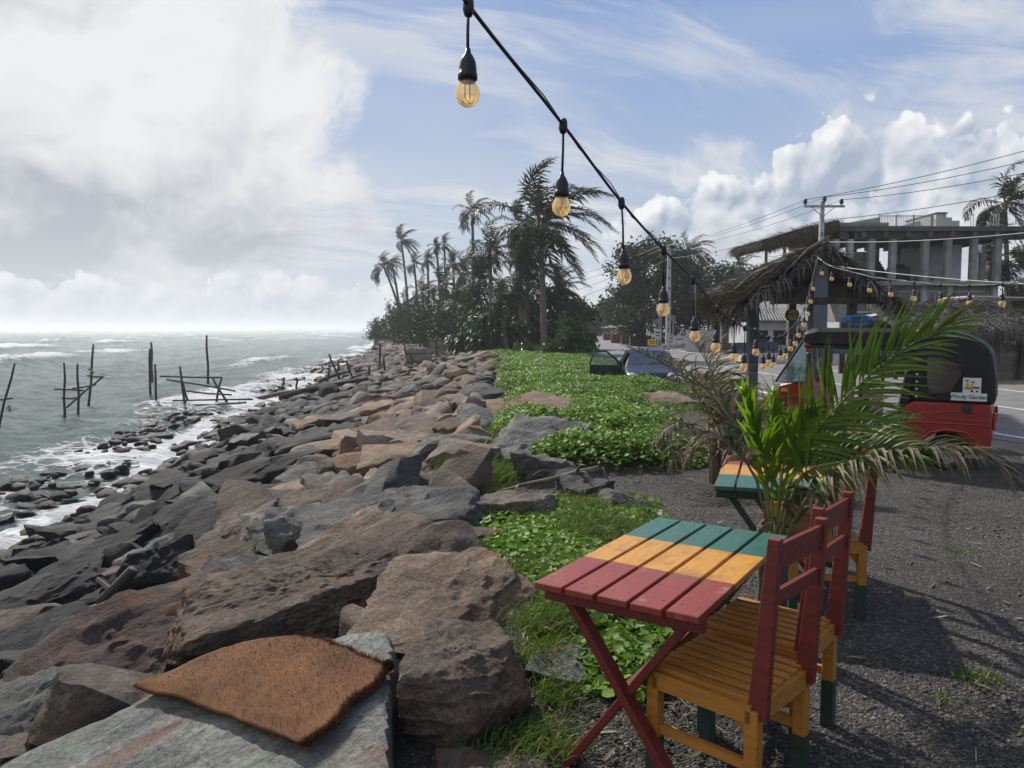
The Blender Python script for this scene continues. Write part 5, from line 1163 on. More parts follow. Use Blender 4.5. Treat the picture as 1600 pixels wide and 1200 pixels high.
# ------------------------------------------------------------------ thatched hut by the road
M['post_blue'] = pbr('blue_grey_painted_post', (.13, .15, .19), (.10, .12, .15), 3, .7, .15, 20)
M['thatch'] = leaf_mat('grey_palm_thatch', (.052, .048, .044), (.19, .175, .158), .8, .04, scale=1.5, tip=((.25, .23, .20), .90), spec=.12)
M['thatch_brown'] = leaf_mat('brown_palm_thatch', (.040, .026, .019), (.105, .075, .056), .85, .04, scale=1.5, spec=.12)
M['thatch_base'] = pbr('matted_thatch', (.048, .043, .038), (.024, .022, .020), 5, .95, .8, 20)
def straw(parent, name, a, b, c, d, n, L, w, mat, seed, lift=.03, droop=.7, jit=.3, fringe=.25, org=(0, 0, 0)):
    """thatch on the slope a(top left) b(top right) c(low right) d(low left): strips running down the slope"""
    g = np.random.default_rng(seed); a, b, c, d = (np.array(q, float) for q in (a, b, c, d)); o = np.array(org)
    u = g.random(n)[:, None]; v = g.random(n); v = np.where(g.random(n) < fringe, g.uniform(.86, 1.0, n), v)[:, None]
    top, bot = a * (1 - u) + b * u, d * (1 - u) + c * u; p = top * (1 - v) + bot * v
    nm = nrm(np.cross(b - a, d - a)); nm = nm if nm[2] > 0 else -nm
    dn = nrm(bot - top); p = p + nm * g.uniform(0, lift, (n, 1))
    d0 = nrm(dn + g.normal(0, jit, (n, 3)) * .5 + nm * .10)
    V, F = leaflet_strip(p, d0, np.tile(nm, (n, 1)), g.uniform(.5, 1.2, n) * L, np.full(n, w), np.full(n, droop) * g.uniform(.2, 1.5, n) * (v[:, 0] ** 2), np.array([[.06, 0, 0]]), 3)
    ob = link(name, mesh_np(name, V - o, F, M[mat]), parent); ob['kind'] = 'stuff'; return ob

def near_hut():
    P = lambda px, py, d: atd(px, py, d)
    B = Vector((5.4, 13.2, 0)); r = thing('thatched_hut', B, 'small open hut with a shaggy grey palm thatch gable roof by the road', 'hut')
    def post(px, d, top, w=.20, mat='post_blue'):
        q = P(px, 515, d); MB().box((q.x - B.x, q.y - B.y, top / 2), (w, w, top)).build('post', M[mat], r, bevel=.01)
    post(1277, 13.0, 2.95, .24); post(1176, 14.6, 2.35, .19); post(1330, 16.0, 2.5, .16, 'wood_grey'); post(1236, 16.6, 2.5, .16, 'wood_grey')
    pk0, pk1 = P(1290, 384, 12.7), P(1283, 392, 14.6)
    lf0, lf1 = P(1163, 478, 12.6), P(1110, 460, 16.4); rt0, rt1 = P(1400, 476, 12.7), P(1372, 462, 17.0)
    L = lambda q: Vector(q) - B
    for n_, (a, b, c, d) in (('roof_slope', (pk0, pk1, lf1, lf0)), ('roof_slope', (pk0, pk1, rt1, rt0)), ('roof_slope', (pk1, pk1 + Vector((.02, 0, 0)), rt1, lf1))):
        dn = Vector((0, 0, -.07)); vs = [L(a), L(b), L(c), L(d)]
        MB().add(vs + [v + dn for v in vs], [(0, 1, 2, 3), (7, 6, 5, 4), (0, 4, 5, 1), (1, 5, 6, 2), (2, 6, 7, 3), (3, 7, 4, 0)]).build(n_, M['thatch_base'], r)
    straw(r, 'thatch', pk0, pk1, lf1, lf0, 3600, .62, .013, 'thatch', 1, .10, 1.0, .38, .35, B)
    straw(r, 'thatch', pk0, pk1, rt1, rt0, 1500, .5, .013, 'thatch', 2, .07, 1.0, .5, .35, B)
    g = random.Random(4)
    for k in range(46):        # frond stalks laid down the gable edge
        u = g.random() ** 1.6; s0 = g.uniform(-.06, .35); a = pk0.lerp(pk1, u); c = lf0.lerp(lf1, u)
        p0, p1 = a.lerp(c, s0), a.lerp(c, min(1.12, s0 + g.uniform(.5, .85)))
        off = Vector((0, 0, g.uniform(.04, .15))); mid = (p0 + p1) / 2 + off + Vector((g.uniform(-.05, .05), g.uniform(-.2, .2), g.uniform(.02, .10)))
        MB().tube([L(p0 + off), L(mid), L(p1 + off * .4)], [.020, .016, .008], 5).build('stalk', M['thatch_base' if k % 3 else 'wood_grey'], r)
    # long strips hanging from the gable edge
    n = 170; gg = np.random.default_rng(9); u = gg.random(n)[:, None]; e = np.array(pk0) * (1 - u) + np.array(lf0) * u; e2 = np.array(pk0) * (1 - u) + np.array(rt0) * u
    p = np.where((gg.random(n) < .72)[:, None], e, e2) + gg.normal(0, .04, (n, 3))
    V, F = leaflet_strip(p, nrm(gg.normal(0, .5, (n, 3)) + np.array([-.3, -.3, -.3])), np.tile([0, -1.0, .1], (n, 1)), gg.uniform(.15, .5, n), np.full(n, .010), np.full(n, 1.6), np.array([[.15, 0, 0]]), 4)
    link('hanging_strips', mesh_np('hanging_strips', V - np.array(B), F, M['thatch']), r)['kind'] = 'stuff'
    n = 420; u = gg.random(n)[:, None]; e = np.array(lf0) * (1 - u) + np.array(lf1) * u + gg.normal(0, .03, (n, 3))
    V, F = leaflet_strip(e, nrm(gg.normal(0, .4, (n, 3)) + np.array([-.6, -.2, -.3])), np.tile([0, -1.0, .1], (n, 1)), gg.uniform(.25, .6, n), np.full(n, .011), np.full(n, 1.8), np.array([[.1, 0, 0]]), 4)
    link('hanging_strips', mesh_np('hanging_strips', V - np.array(B), F, M['thatch']), r)['kind'] = 'stuff'
    for a, b in ((P(1205, 470, 12.9), P(1392, 470, 12.9)), (P(1277, 395, 13.0), P(1281, 398, 14.5)), (P(1225, 445, 13.2), P(1345, 440, 13.2)), (P(1176, 478, 13.0), P(1140, 465, 16.6)), (P(1380, 474, 13.0), P(1372, 466, 16.6))):
        MB().bar(L(a), L(b), .09, .11).build('beam', M['wood_dark'], r)
    for k in range(6):
        u = k / 5; a, c, c2 = pk0.lerp(pk1, u), lf0.lerp(lf1, u), rt0.lerp(rt1, u); dz = Vector((0, 0, -.11))
        MB().bar(L(a + dz), L(c + dz), .05, .06).build('rafter', M['wood_dark'], r); MB().bar(L(a + dz), L(c2 + dz), .05, .06).build('rafter', M['wood_dark'], r)
    MB().bar(L(P(1130, 545, 13.6)), L(P(1216, 542, 13.4)), .05, .20).build('counter_rail', M['post_blue'], r)
    MB().bar(L(P(1290, 545, 13.2)), L(P(1400, 550, 13.0)), .05, .16).build('counter_rail', M['post_blue'], r)
near_hut()
M['sign_blue'] = pbr('blue_sign_paint', (.020, .16, .42), (.015, .13, .34), 3, .4)
def near_signs():
    c = atd(1341, 500, 12.6); r = thing('oval_sign', c, 'blue surfboard shaped sign hanging above the rickshaw roof', 'sign')
    pts = [(.285 * math.cos(a) , 0, .088 * math.sin(a)) for a in np.linspace(0, 2 * math.pi, 28)[:-1]]
    MB().prism(pts, (0, .03, 0)).build('board', M['sign_blue'], r, bevel=.004)
    for body, z, s in (('RABOO', .030, .075), ('OCEAN CAFE', -.030, .075)): link('lettering', text_mesh(body, s, M['pdark'], bold=.002), r, (.02, -.004, z), (math.pi / 2, 0, 0))
    for x in (-.18, .18): MB().tube([(x, .015, .06), (x * .9, .015, .42)], .004, 4).build('hanging_cord', M['cable'], r)
    c = atd(1238, 492, 13.4); r = thing('round_sign', c, 'round yellow sign in a dark rim hanging under the thatch', 'sign')
    MB().lathe([(0, .03), (.105, .03), (.118, .02), (.118, -.03), (0, -.03)], 24).build('rim', M['black_rubber'], r, rot=(math.pi / 2, 0, 0))
    MB().lathe([(0, .036), (.098, .036), (.098, .030)], 24).build('face', pbr('dull_yellow_sign', (.42, .34, .10), (.36, .30, .09), 4, .6), r, rot=(math.pi / 2, 0, 0))
    link('lettering', text_mesh('RABOO', .058, M['pdark'], bold=.001), r, (0, -.040, .012), (math.pi / 2, 0, 0)); MB().box((0, -.038, -.028), (.13, .003, .007)).build('printed_line', M['pdark'], r)
    MB().tube([(0, 0, .11), (0, 0, .34)], .006, 4).build('hanging_cord', M['cable'], r)
near_signs()

# ------------------------------------------------------------------ unfinished concrete building
def old_building():
    D = 44.0; k = D / FPX; X = lambda px: (px - 800) * k; Z = lambda py: CAMH + (515 - py) * k
    B = Vector((X(1440), D, 0)); r = thing('concrete_building', B, 'unfinished grey concrete building with open upper floor behind the hut', 'building')
    def bx(name, x0, x1, y0, y1, mat, d0=0.0, d1=6.0, parent=r, bev=.0):
        f = (D + d0) / D if d0 > 2 else 1.0
        a, b, zt, zb = X(x0) * f - B.x, X(x1) * f - B.x, CAMH + (Z(y0) - CAMH) * f, CAMH + (Z(y1) - CAMH) * f
        return MB().box(((a + b) / 2, (d0 + d1) / 2, (zt + zb) / 2), (b - a, d1 - d0, zt - zb)).build(name, M[mat], parent, bevel=bev)
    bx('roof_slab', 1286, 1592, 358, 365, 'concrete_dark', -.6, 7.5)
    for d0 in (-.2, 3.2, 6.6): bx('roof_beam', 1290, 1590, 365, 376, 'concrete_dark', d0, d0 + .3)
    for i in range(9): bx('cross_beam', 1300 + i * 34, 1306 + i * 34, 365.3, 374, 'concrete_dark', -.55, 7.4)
    for px in (1355, 1388, 1438, 1473, 1513, 1550): bx('column', px - 5, px + 4, 376, 441, 'concrete', -.25, .1)
    for px in (1330, 1365, 1402, 1420, 1455, 1490, 1530): bx('column', px - 3.5, px + 3.5, 376, 441, 'concrete', 5.0, 5.35)
    bx('floor_slab', 1300, 1562, 441, 447, 'concrete', -.6, 7)
    # rear walls of the open floor
    bx('rear_wall', 1404, 1437, 390, 440, 'concrete_light', 4.6, 4.8); bx('rear_wall', 1442, 1472, 386, 440, 'white_wall', 4.6, 4.82); bx('rear_wall', 1477, 1496, 384, 440, 'white_wall', 2.6, 2.8)
    bx('rear_wall', 1322, 1352, 395, 440, 'concrete_light', 4.4, 4.6)
    # stair flight seen between the columns
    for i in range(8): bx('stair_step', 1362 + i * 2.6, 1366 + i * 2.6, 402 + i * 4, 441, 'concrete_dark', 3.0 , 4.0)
    t = MB().lathe([(.0, 1.15), (.30, 1.15), (.36, 1.05), (.62, .98), (.68, .85), (.68, .05), (.6, 0)], 18).build('water_tank', M['black_rubber'], r, smooth=True, loc=(X(1426) - B.x, 2.0, Z(441)))
    for i in range(3): MB().box((X(1448 + 9 * i) - B.x, 1.2, Z(441) + .25), (.35, .4, .5)).build('stored_crate', M['wood_grey'], r)
    # ground floor
    bx('ground_wall', 1312, 1556, 447, 556, 'concrete', .2, 6)
    for x0, x1 in ((1402, 1437), (1446, 1471), (1490, 1533), (1335, 1372)):
        w = bx('window', x0, x1, 457, 486, 'dark_glass', .13, .19); bx('window_frame', x0 - 1.5, x1 + 1.5, 454.5, 456.8, 'concrete_light', .05, .24, w); bx('window_sill', x0 - 1.5, x1 + 1.5, 486.3, 489, 'concrete_light', .0, .24, w); bx('mullion', (x0 + x1) / 2 - .6, (x0 + x1) / 2 + .6, 457, 486, 'concrete_light', .08, .128, w)
    for px in (1385, 1440, 1480, 1550): bx('pilaster', px - 4, px + 4, 447.2, 556, 'concrete_light', -.05, .197)
    # roof terrace: railing, stair housing, stepped parapet
    for y in (335.5, 351.5): bx('rail', 1380, 1464, y, y + 1.1, 'metal_grey', 1.0, 1.05)
    for i in range(34): bx('baluster', 1380 + i * 2.5, 1380.5 + i * 2.5, 336, 352, 'metal_grey', 1.01, 1.04)
    for px in (1380, 1407, 1434, 1462): bx('rail_post', px - .8, px + .8, 334.5, 358, 'metal_grey', .98, 1.08)
    bx('stair_housing', 1463, 1479, 334, 358, 'concrete_light', .6, 4); bx('stair_housing', 1479, 1488, 340, 358, 'concrete_light', .6, 4); bx('stair_housing', 1488, 1500, 345, 358, 'concrete_light', .6, 4); bx('stair_cap', 1462, 1480, 332.4, 334, 'concrete_dark', .5, 4.1)
    q = lambda px, py, d: (X(px) - B.x, d, Z(py))
    MB().prism([q(1392, 357.8, 2.4), q(1464, 357.8, 2.4), q(1464, 338, 2.4)], (0, .2, 0)).build('sloping_parapet', M['concrete_light'], r)
    bx('terrace_kerb', 1392, 1463, 353.5, 358, 'concrete_light', .6, .9)
    for px in (1516, 1520, 1552, 1556, 1560): bx('rebar', px - .3, px + .3, 334 + (px % 5), 358, 'metal_grey', .5, .54)
    for a in (0, 1): MB().prism([q(1286, 357.6, 1 + a * 3), q(1380, 357.6, 1 + a * 3), q(1380, 338, 1 + a * 3), q(1300, 352, 1 + a * 3)], (0, .06, 0)).build('corrugated_sheet', pbr('green_stained_sheet', (.33, .36, .24), (.24, .26, .18), 3, .7), r)
    # thatched awning over the left wing
    A, A2, C, Dn = [Vector(q(*s)) for s in ((1292, 349, 5.5), (1292, 352, -1.0), (1180, 386, -1.4), (1186, 378, 5.5))]
    dn = Vector((0, 0, -.42)); vs = [A, A2, C, Dn]
    MB().add(vs + [v + dn for v in vs], [(0, 1, 2, 3), (7, 6, 5, 4), (0, 4, 5, 1), (1, 5, 6, 2), (2, 6, 7, 3), (3, 7, 4, 0)]).build('awning', M['thatch_base'], r)
    straw(r, 'awning_thatch', A, A2, C, Dn, 2600, .9, .028, 'thatch_brown', 11, .12, 1.2, .45, .3)
    n = 900; g = np.random.default_rng(12); u = g.random(n)[:, None]; e = np.array(A2) * (1 - u) + np.array(C) * u + g.normal(0, .05, (n, 3)) + np.array([0, 0, .05])
    V, F = leaflet_strip(e, nrm(g.normal(0, .3, (n, 3)) + np.array([-.2, -.5, -.7])), np.tile([0, -1.0, .1], (n, 1)), g.uniform(.4, .85, n), np.full(n, .03), np.full(n, 1.2), np.array([[.1, 0, 0]]), 3)
    link('awning_fringe', mesh_np('awning_fringe', V, F, M['thatch_brown']), r)['kind'] = 'stuff'
    for px in (1203, 1232, 1258): bx('awning_post', px - 1.8, px + 1.8, 382 - (px - 1203) * .3, 556, 'wood_grey', 1.0, 1.15)
    for px in (1300, 1322): bx('column', px - 4, px + 4, 366, 441, 'concrete_light', -.2, .1)
    bx('tie_beam', 1280, 1380, 350.5, 355, 'concrete', -.1, .15)
old_building()

def roadside():
    def P(px, d): v = atd(px, 515, d); return Vector((v.x, d, 0))
    def Zp(py, d): return CAMH + (515 - py) * d / FPX
    # small tiled house
    D = 37.0; B = P(1222, D); r = thing('tiled_house', B, 'small white house with a ribbed tile roof across the road', 'house'); k = D / FPX
    MB().box((0, 2, 1.0), (3.0, 3.6, 2.05)).build('wall', M['white_wall'], r)
    for i, x in enumerate((-.95, -.05, .9)):
        w = MB().box((x, .17, 1.25), (.62, .06, .72)).build('window', M['dark_glass'], r); MB().box((x, .13, 1.65), (.72, .10, .06)).build('window_frame', M['concrete_light'], w); MB().box((x, .12, .86), (.72, .14, .06)).build('window_sill', M['concrete_light'], w)
    rf = MB().add([(-1.75, -.3, 2.05), (1.75, -.3, 2.05), (1.4, 2.2, 3.05), (-1.0, 2.2, 3.05), (-1.75, -.3, 1.98), (1.75, -.3, 1.98), (1.4, 2.2, 2.95), (-1.0, 2.2, 2.95)], [(0, 1, 2, 3), (4, 5, 6, 7), (0, 1, 5, 4), (1, 2, 6, 5), (2, 3, 7, 6), (3, 0, 4, 7)]).build('roof', M['concrete_dark'], r)
    for i in range(24):
        u = i / 23; a = Vector((-1.75 + 3.5 * u, -.32, 2.08)); b = Vector((-1.0 + 2.4 * u, 2.2, 3.08)); MB().tube([a, b], .045, 5).build('tile_row', M['concrete'], rf)
    # white metal gate
    D = 56.0; B = P(1095, D); r = thing('metal_gate', B, 'white ribbed metal gate between the concrete pole and the brick pillar', 'gate')
    for i in range(4): MB().box((-.84 + i * .56, 0, .80), (.545, .05, 1.60)).build('panel', M['white_wall'], r, bevel=.01)
    MB().box((0, -.01, 1.63), (2.3, .08, .06)).build('top_rail', M['metal_grey'], r)
    B = P(1139, 54); r = thing('gate_pillar', B, 'weathered brick gate pillar right of the white metal gate', 'pillar'); MB().box((0, 0, 1.05), (1.15, .5, 2.1)).build('shaft', pbr('old_brickwork', (.16, .13, .11), (.10, .085, .075), 4, .9, .5, 12), r, bevel=.02); MB().box((0, 0, 2.14), (1.25, .6, .10)).build('cap', M['concrete'], r)
    # low wall with plants right of it
    B = P(1062, 60); r = thing('notice_board', B, 'white notice board standing beside the gate', 'sign'); MB().box((0, 0, .85), (.95, .05, .6)).build('panel', M['white_wall'], r); MB().box((0, -.03, .9), (.6, .01, .08)).build('printed_line', M['pdark'], r)
    for x in (-.35, .35): MB().box((x, .04, .45), (.06, .06, .9)).build('leg', M['metal_grey'], r)
    # thatched stall with a paling fence at the right
    D = 25.0; B = P(1500, D); r = thing('thatched_stall', B, 'low thatched stall with a paling fence across the road at the right', 'stall'); k = D / FPX
    X = lambda px: (px - 1500) * k; Z = lambda py: Zp(py, D)
    a, b, c, d = Vector((X(1430), 3.4, Z(470))), Vector((X(1640), 3.4, Z(468))), Vector((X(1640), -.5, Z(516))), Vector((X(1395), -.5, Z(515)))
    dn = Vector((0, 0, -.12)); vs = [a, b, c, d]; MB().add(vs + [v + dn for v in vs], [(0, 1, 2, 3), (7, 6, 5, 4), (0, 4, 5, 1), (1, 5, 6, 2), (2, 6, 7, 3), (3, 7, 4, 0)]).build('roof', M['thatch_base'], r)
    straw(r, 'thatch', a, b, c, d, 4200, .55, .018, 'thatch', 21, .10, 1.3, .7, .4)
    n = 900; g = np.random.default_rng(22); u = g.random(n)[:, None]; e = np.array(c) * (1 - u) + np.array(d) * u + g.normal(0, .04, (n, 3))
    V, F = leaflet_strip(e, nrm(g.normal(0, .4, (n, 3)) + np.array([0, -.5, -.7])), np.tile([0, -1.0, .1], (n, 1)), g.uniform(.25, .55, n), np.full(n, .018), np.full(n, 1.2), np.array([[.1, 0, 0]]), 3)
    link('fringe', mesh_np('fringe', V, F, M['thatch']), r)['kind'] = 'stuff'
    for px in (1400, 1452, 1522, 1592): MB().tube([(X(px), -.1, 0), (X(px), -.1, Z(512))], .07, 7).build('post', M['wood_dark'], r)
    MB().box((X(1520), 3.2, 1.0), (6.0, .1, 2.0)).build('rear_wall', M['wood_dark'], r)
    for px in (1420, 1452, 1466, 1480, 1498): pass
    for i in range(34): MB().box((X(1476 + i * 4.2), .0, .72 + random.uniform(-.03, .03)), (.055, .03, .95)).build('paling', M['wood_grey'], r)
    for z in (.45, 1.02): MB().box((X(1545), .03, z), (3.1, .03, .05)).build('fence_rail', M['wood_grey'], r)
    MB().box((X(1530), .05, .13), (4.6, .25, .26)).build('plinth', M['kerb'], r)
    MB().tube([(X(1588), -.25, 0), (X(1592), -.25, 1.1), (X(1585), -.2, 2.0)], [.09, .07, .05], 7).build('gnarled_post', M['wood_dark'], r)
    # white roofed building with red ridge tiles
    D = 33.0; B = P(1420, D); r = thing('shop_building', B, 'low building with a pale sloping roof edged in red tiles', 'building'); k = D / FPX; X = lambda px: (px - 1420) * k; Z = lambda py: Zp(py, D)
    MB().box((.9, 2.5, 1.0), (6, 4, 2.0)).build('wall', M['white_wall'], r)
    MB().prism([(X(1362), 0, Z(498)), (X(1500), 0, Z(472)), (X(1500), 0, Z(494)), (X(1372), 0, Z(506))], (0, 3, 0)).build('roof', M['concrete_light'], r)
    for i in range(16):
        u = i / 15; MB().box((X(1362) + (X(1500) - X(1362)) * u, -.03, Z(498) + (Z(472) - Z(498)) * u + .05), (.30, .22, .10), M=Matrix.Rotation(-.2, 3, 'Y')).build('ridge_tile', M['red'], r)
    MB().box((X(1560), .5, Z(466)), (3.2, 2.5, .06), M=Matrix.Rotation(.03, 3, 'Y')).build('sheet_roof', M['white_wall'], r)
    # poles and wires
    def pole(px, d, top, label, arms=True, w=.22):
        B = P(px, d); h = Zp(top, d); r = thing('utility_pole', B, label, 'utility pole', 'utility poles along the road')
        MB().add([(-w / 2 * s, -w / 2 * s, z) for s, z in ((1, 0),)] and [(x * w * s / 2, y * w * s * .4, z) for s, z in ((1.25, 0), (.8, h)) for x, y in ((-1, -1), (1, -1), (1, 1), (-1, 1))], [(0, 1, 2, 3), (4, 5, 6, 7), (0, 1, 5, 4), (1, 2, 6, 5), (2, 3, 7, 6), (3, 0, 4, 7)]).build('pole', M['concrete_light' if arms else 'concrete'], r)
        if arms:
            MB().box((.05, -.12, h - .25), (1.9, .09, .10)).build('crossarm', M['metal_grey'], r)
            for x in (-.85, .05, .85): MB().lathe([(0, .30), (.06, .29), (.10, .24), (.07, .21), (.12, .16), (.08, .12), (.10, .07), (.03, .05), (.03, -.05)], 10).build('insulator', M['black_rubber'], r, loc=(x, -.12, h - .2 + (.12 if abs(x) < .1 else 0)))
            for s in (-1, 1): MB().bar((.0, -.12, h - .75), (s * .55, -.12, h - .27), .03, .03).build('brace', M['metal_grey'], r)
        for i in range(7): MB().box((0, -w * .5 - .004, h * (.2 + .1 * i)), (w * .28, .01, .22)).build('slot', M['concrete_dark'], r)
        return B, h
    p1, h1 = pole(1279, 36, 318, 'concrete utility pole with three insulators behind the thatched hut'); p2, h2 = pole(1044, 62, 388, 'slotted concrete pole before the broad trees', True, .32); p3, h3 = pole(1085, 70, 440, 'thin concrete pole behind the white gate', False, .2)
    p4, h4 = pole(1112, 58, 470, 'short lamp pole beside the brick gate pillar', False, .12)
    def wire(a, b, sag, name='overhead_wire', lab='', rad=.014, mat='cable', grp='overhead wires'):
        mid = (a + b) / 2; pts = [a.lerp(b, i / 14) - Vector((0, 0, sag * 4 * (i / 14) * (1 - i / 14))) for i in range(15)]
        o = MB().tube([q - a for q in pts], rad, 4).build(name, M[mat], None, loc=a); tag(o, lab, 'wire', grp)
    ends = [atd(1640, 225, 30), atd(1640, 243, 30), atd(1640, 262, 30), atd(1640, 290, 30)]
    labs = ['topmost overhead wire running right from the three insulator pole', 'second overhead wire from the top, right of the three insulator pole', 'third overhead wire from the top, right of the three insulator pole', 'lowest overhead wire, right of the three insulator pole']
    labs2 = ['topmost overhead wire running from the three insulator pole towards the trees', 'second overhead wire from the top, left of the three insulator pole', 'third overhead wire from the top, left of the three insulator pole', 'lowest overhead wire left of the three insulator pole']
    for i in range(4):
        a = p1 + Vector(((-.85, .05, .85, 0)[i], -.12, h1 + (.05, .17, .05, -.9)[i])); b = p2 + Vector(((-.85, .05, .85, 0)[i], -.12, h2 + (.05, .17, .05, -.9)[i]))
        wire(ends[i], a, .15, lab=labs[i]); wire(a, b, .3, lab=labs2[i]); wire(b, atd(880 - i * 3, 432 + i * 14, 150), .5, lab=['topmost', 'second', 'third', 'lowest'][i] + ' overhead wire crossing the gap above the road', rad=.03)
    wire(atd(1640, 360, 9.5), atd(1295, 378, 12.8), .05, 'slack_cord', 'pale slack cord stretched from the hut peak to the right', .006, 'pale_wire', 'cords from the hut')
    wire(atd(1640, 446, 8.5), atd(1280, 412, 12.9), .04, 'slack_cord', 'lower pale cord stretched from the hut post to the right', .005, 'pale_wire', 'cords from the hut')
    # signs by the pole
    def board(px, py, d, w, h, label, mt='white_wall', rnd=False, leg=True):
        c = Vector((atd(px, 515, d).x, d, 0)); z = Zp(py, d); r = thing('road_sign', c, label, 'sign', 'small signs by the concrete pole')
        if rnd: MB().lathe([(0, .03), (w / 2, .03), (w / 2, -.03), (0, -.03)], 20).build('panel', M[mt], r, loc=(0, 0, z), rot=(math.pi / 2, 0, 0)); MB().lathe([(0, .035), (w * .36, .035), (w * .36, .03)], 20).build('face', M['thatch_base'], r, loc=(0, 0, z), rot=(math.pi / 2, 0, 0))
        else:
            MB().box((0, 0, z), (w, .05, h)).build('panel', M[mt], r, bevel=.01)
            MB().box((0, -.03, z + h * .15), (w * .7, .012, h * .12)).build('printed_line', M['pdark'], r); MB().box((0, -.03, z - h * .15), (w * .5, .012, h * .1)).build('printed_line', M['pdark'], r)
        if leg: MB().box((0, .06, z / 2), (.07, .06, z)).build('post', M['metal_grey'], r)
    board(1033, 488, 55, .62, .6, 'round sign with a pale rim left of the slotted pole', rnd=True); board(1030, 481, 56, .5, .5, 'white panel just behind the round sign'); board(1028, 522, 54, .50, .74, 'upright white panel beneath the round sign')
    board(1019, 535, 53, .60, .42, 'yellow and white board low beside the upright panel', 'pyellow'); board(1039, 543, 52, .42, .52, 'small white board at the foot of the slotted pole'); board(1025, 503, 60, .5, .32, 'small grey board at the trees left of the slotted pole', 'concrete')
    board(1052, 498, 61, .32, .5, 'narrow sign right of the slotted pole', 'concrete')
    # far houses down the road
    for i, (px, d, w, h, st) in enumerate(((935, 265, 8.5, 8.4, 2), (909, 300, 9, 8.5, 2))):
        B = P(px, d); r = thing('far_house', B, ['hazy two storey house with an open top floor at the end of the road', 'hazy pale house left of the road end'][i], 'house', 'houses far down the road')
        MB().box((0, 3, h * .38), (w, 6, h * .76)).build('wall', M['concrete_light'], r)
        for j in range(4): MB().box(((j - 1.5) * w * .3, .2, h * .86), (.4, .4, h * .2)).build('column', M['concrete_light'], r)
        MB().add([(-w * .62, -.8, h * .96), (w * .62, -.8, h * .96), (w * .62, 6, h * .96), (-w * .62, 6, h * .96), (-w * .1, 2.5, h * 1.12), (w * .1, 2.5, h * 1.12)], [(0, 1, 5, 4), (1, 2, 5), (2, 3, 4, 5), (3, 0, 4), (3, 2, 1, 0)]).build('roof', M['concrete'], r)
        for j in range(3): MB().box(((j - 1) * w * .3, -.04, h * .5), (1.2, .1, 1.3)).build('window', M['dark_glass'], r)
    B = Vector((atd(928, 515, 205).x, 205, 0)); r = thing('van', B, 'white van far away on the road', 'van'); MB().prism([(-.9, 0, .4), (.9, 0, .4), (.9, 0, 1.2), (.75, 0, 2.0), (-.75, 0, 2.0), (-.9, 0, 1.2)], (0, 4.2, 0)).build('body', M['white_wall'], r, bevel=.1); MB().box((0, -.03, 1.55), (1.35, .06, .55)).build('windscreen', M['dark_glass'], r)
    for x in (-.7, .7): MB().lathe([(.33, -.1), (.33, .1)], 12).build('wheel', M['tyre'], r, loc=(x, .8, .33), rot=(0, math.pi / 2, 0))
    # little stalls and clutter below the trees
    for i, (px, d) in enumerate(((968, 92), (985, 84), (953, 118), (1000, 76))):
        B = P(px, d); r = thing('market_stall', B, ['dark stall under the trees at the road bend', 'stall with a reddish awning beside the bend', 'farthest small stall by the road bend', 'nearest small stall under the broad tree'][i], 'stall', 'small stalls under the roadside trees')
        MB().box((0, 0, .5), (2.0, 1, 1.0)).build('counter', M['wood_dark' if i % 2 else 'red'], r); MB().box((0, .1, 2.0), (2.5, 1.7, .08), M=Matrix.Rotation(.15, 3, 'X')).build('awning', M['red' if i == 1 else 'wood_grey'], r)
        for x in (-1, 1): MB().box((x, -.4, 1.0), (.06, .06, 2.0)).build('post', M['wood_dark'], r)
roadside()

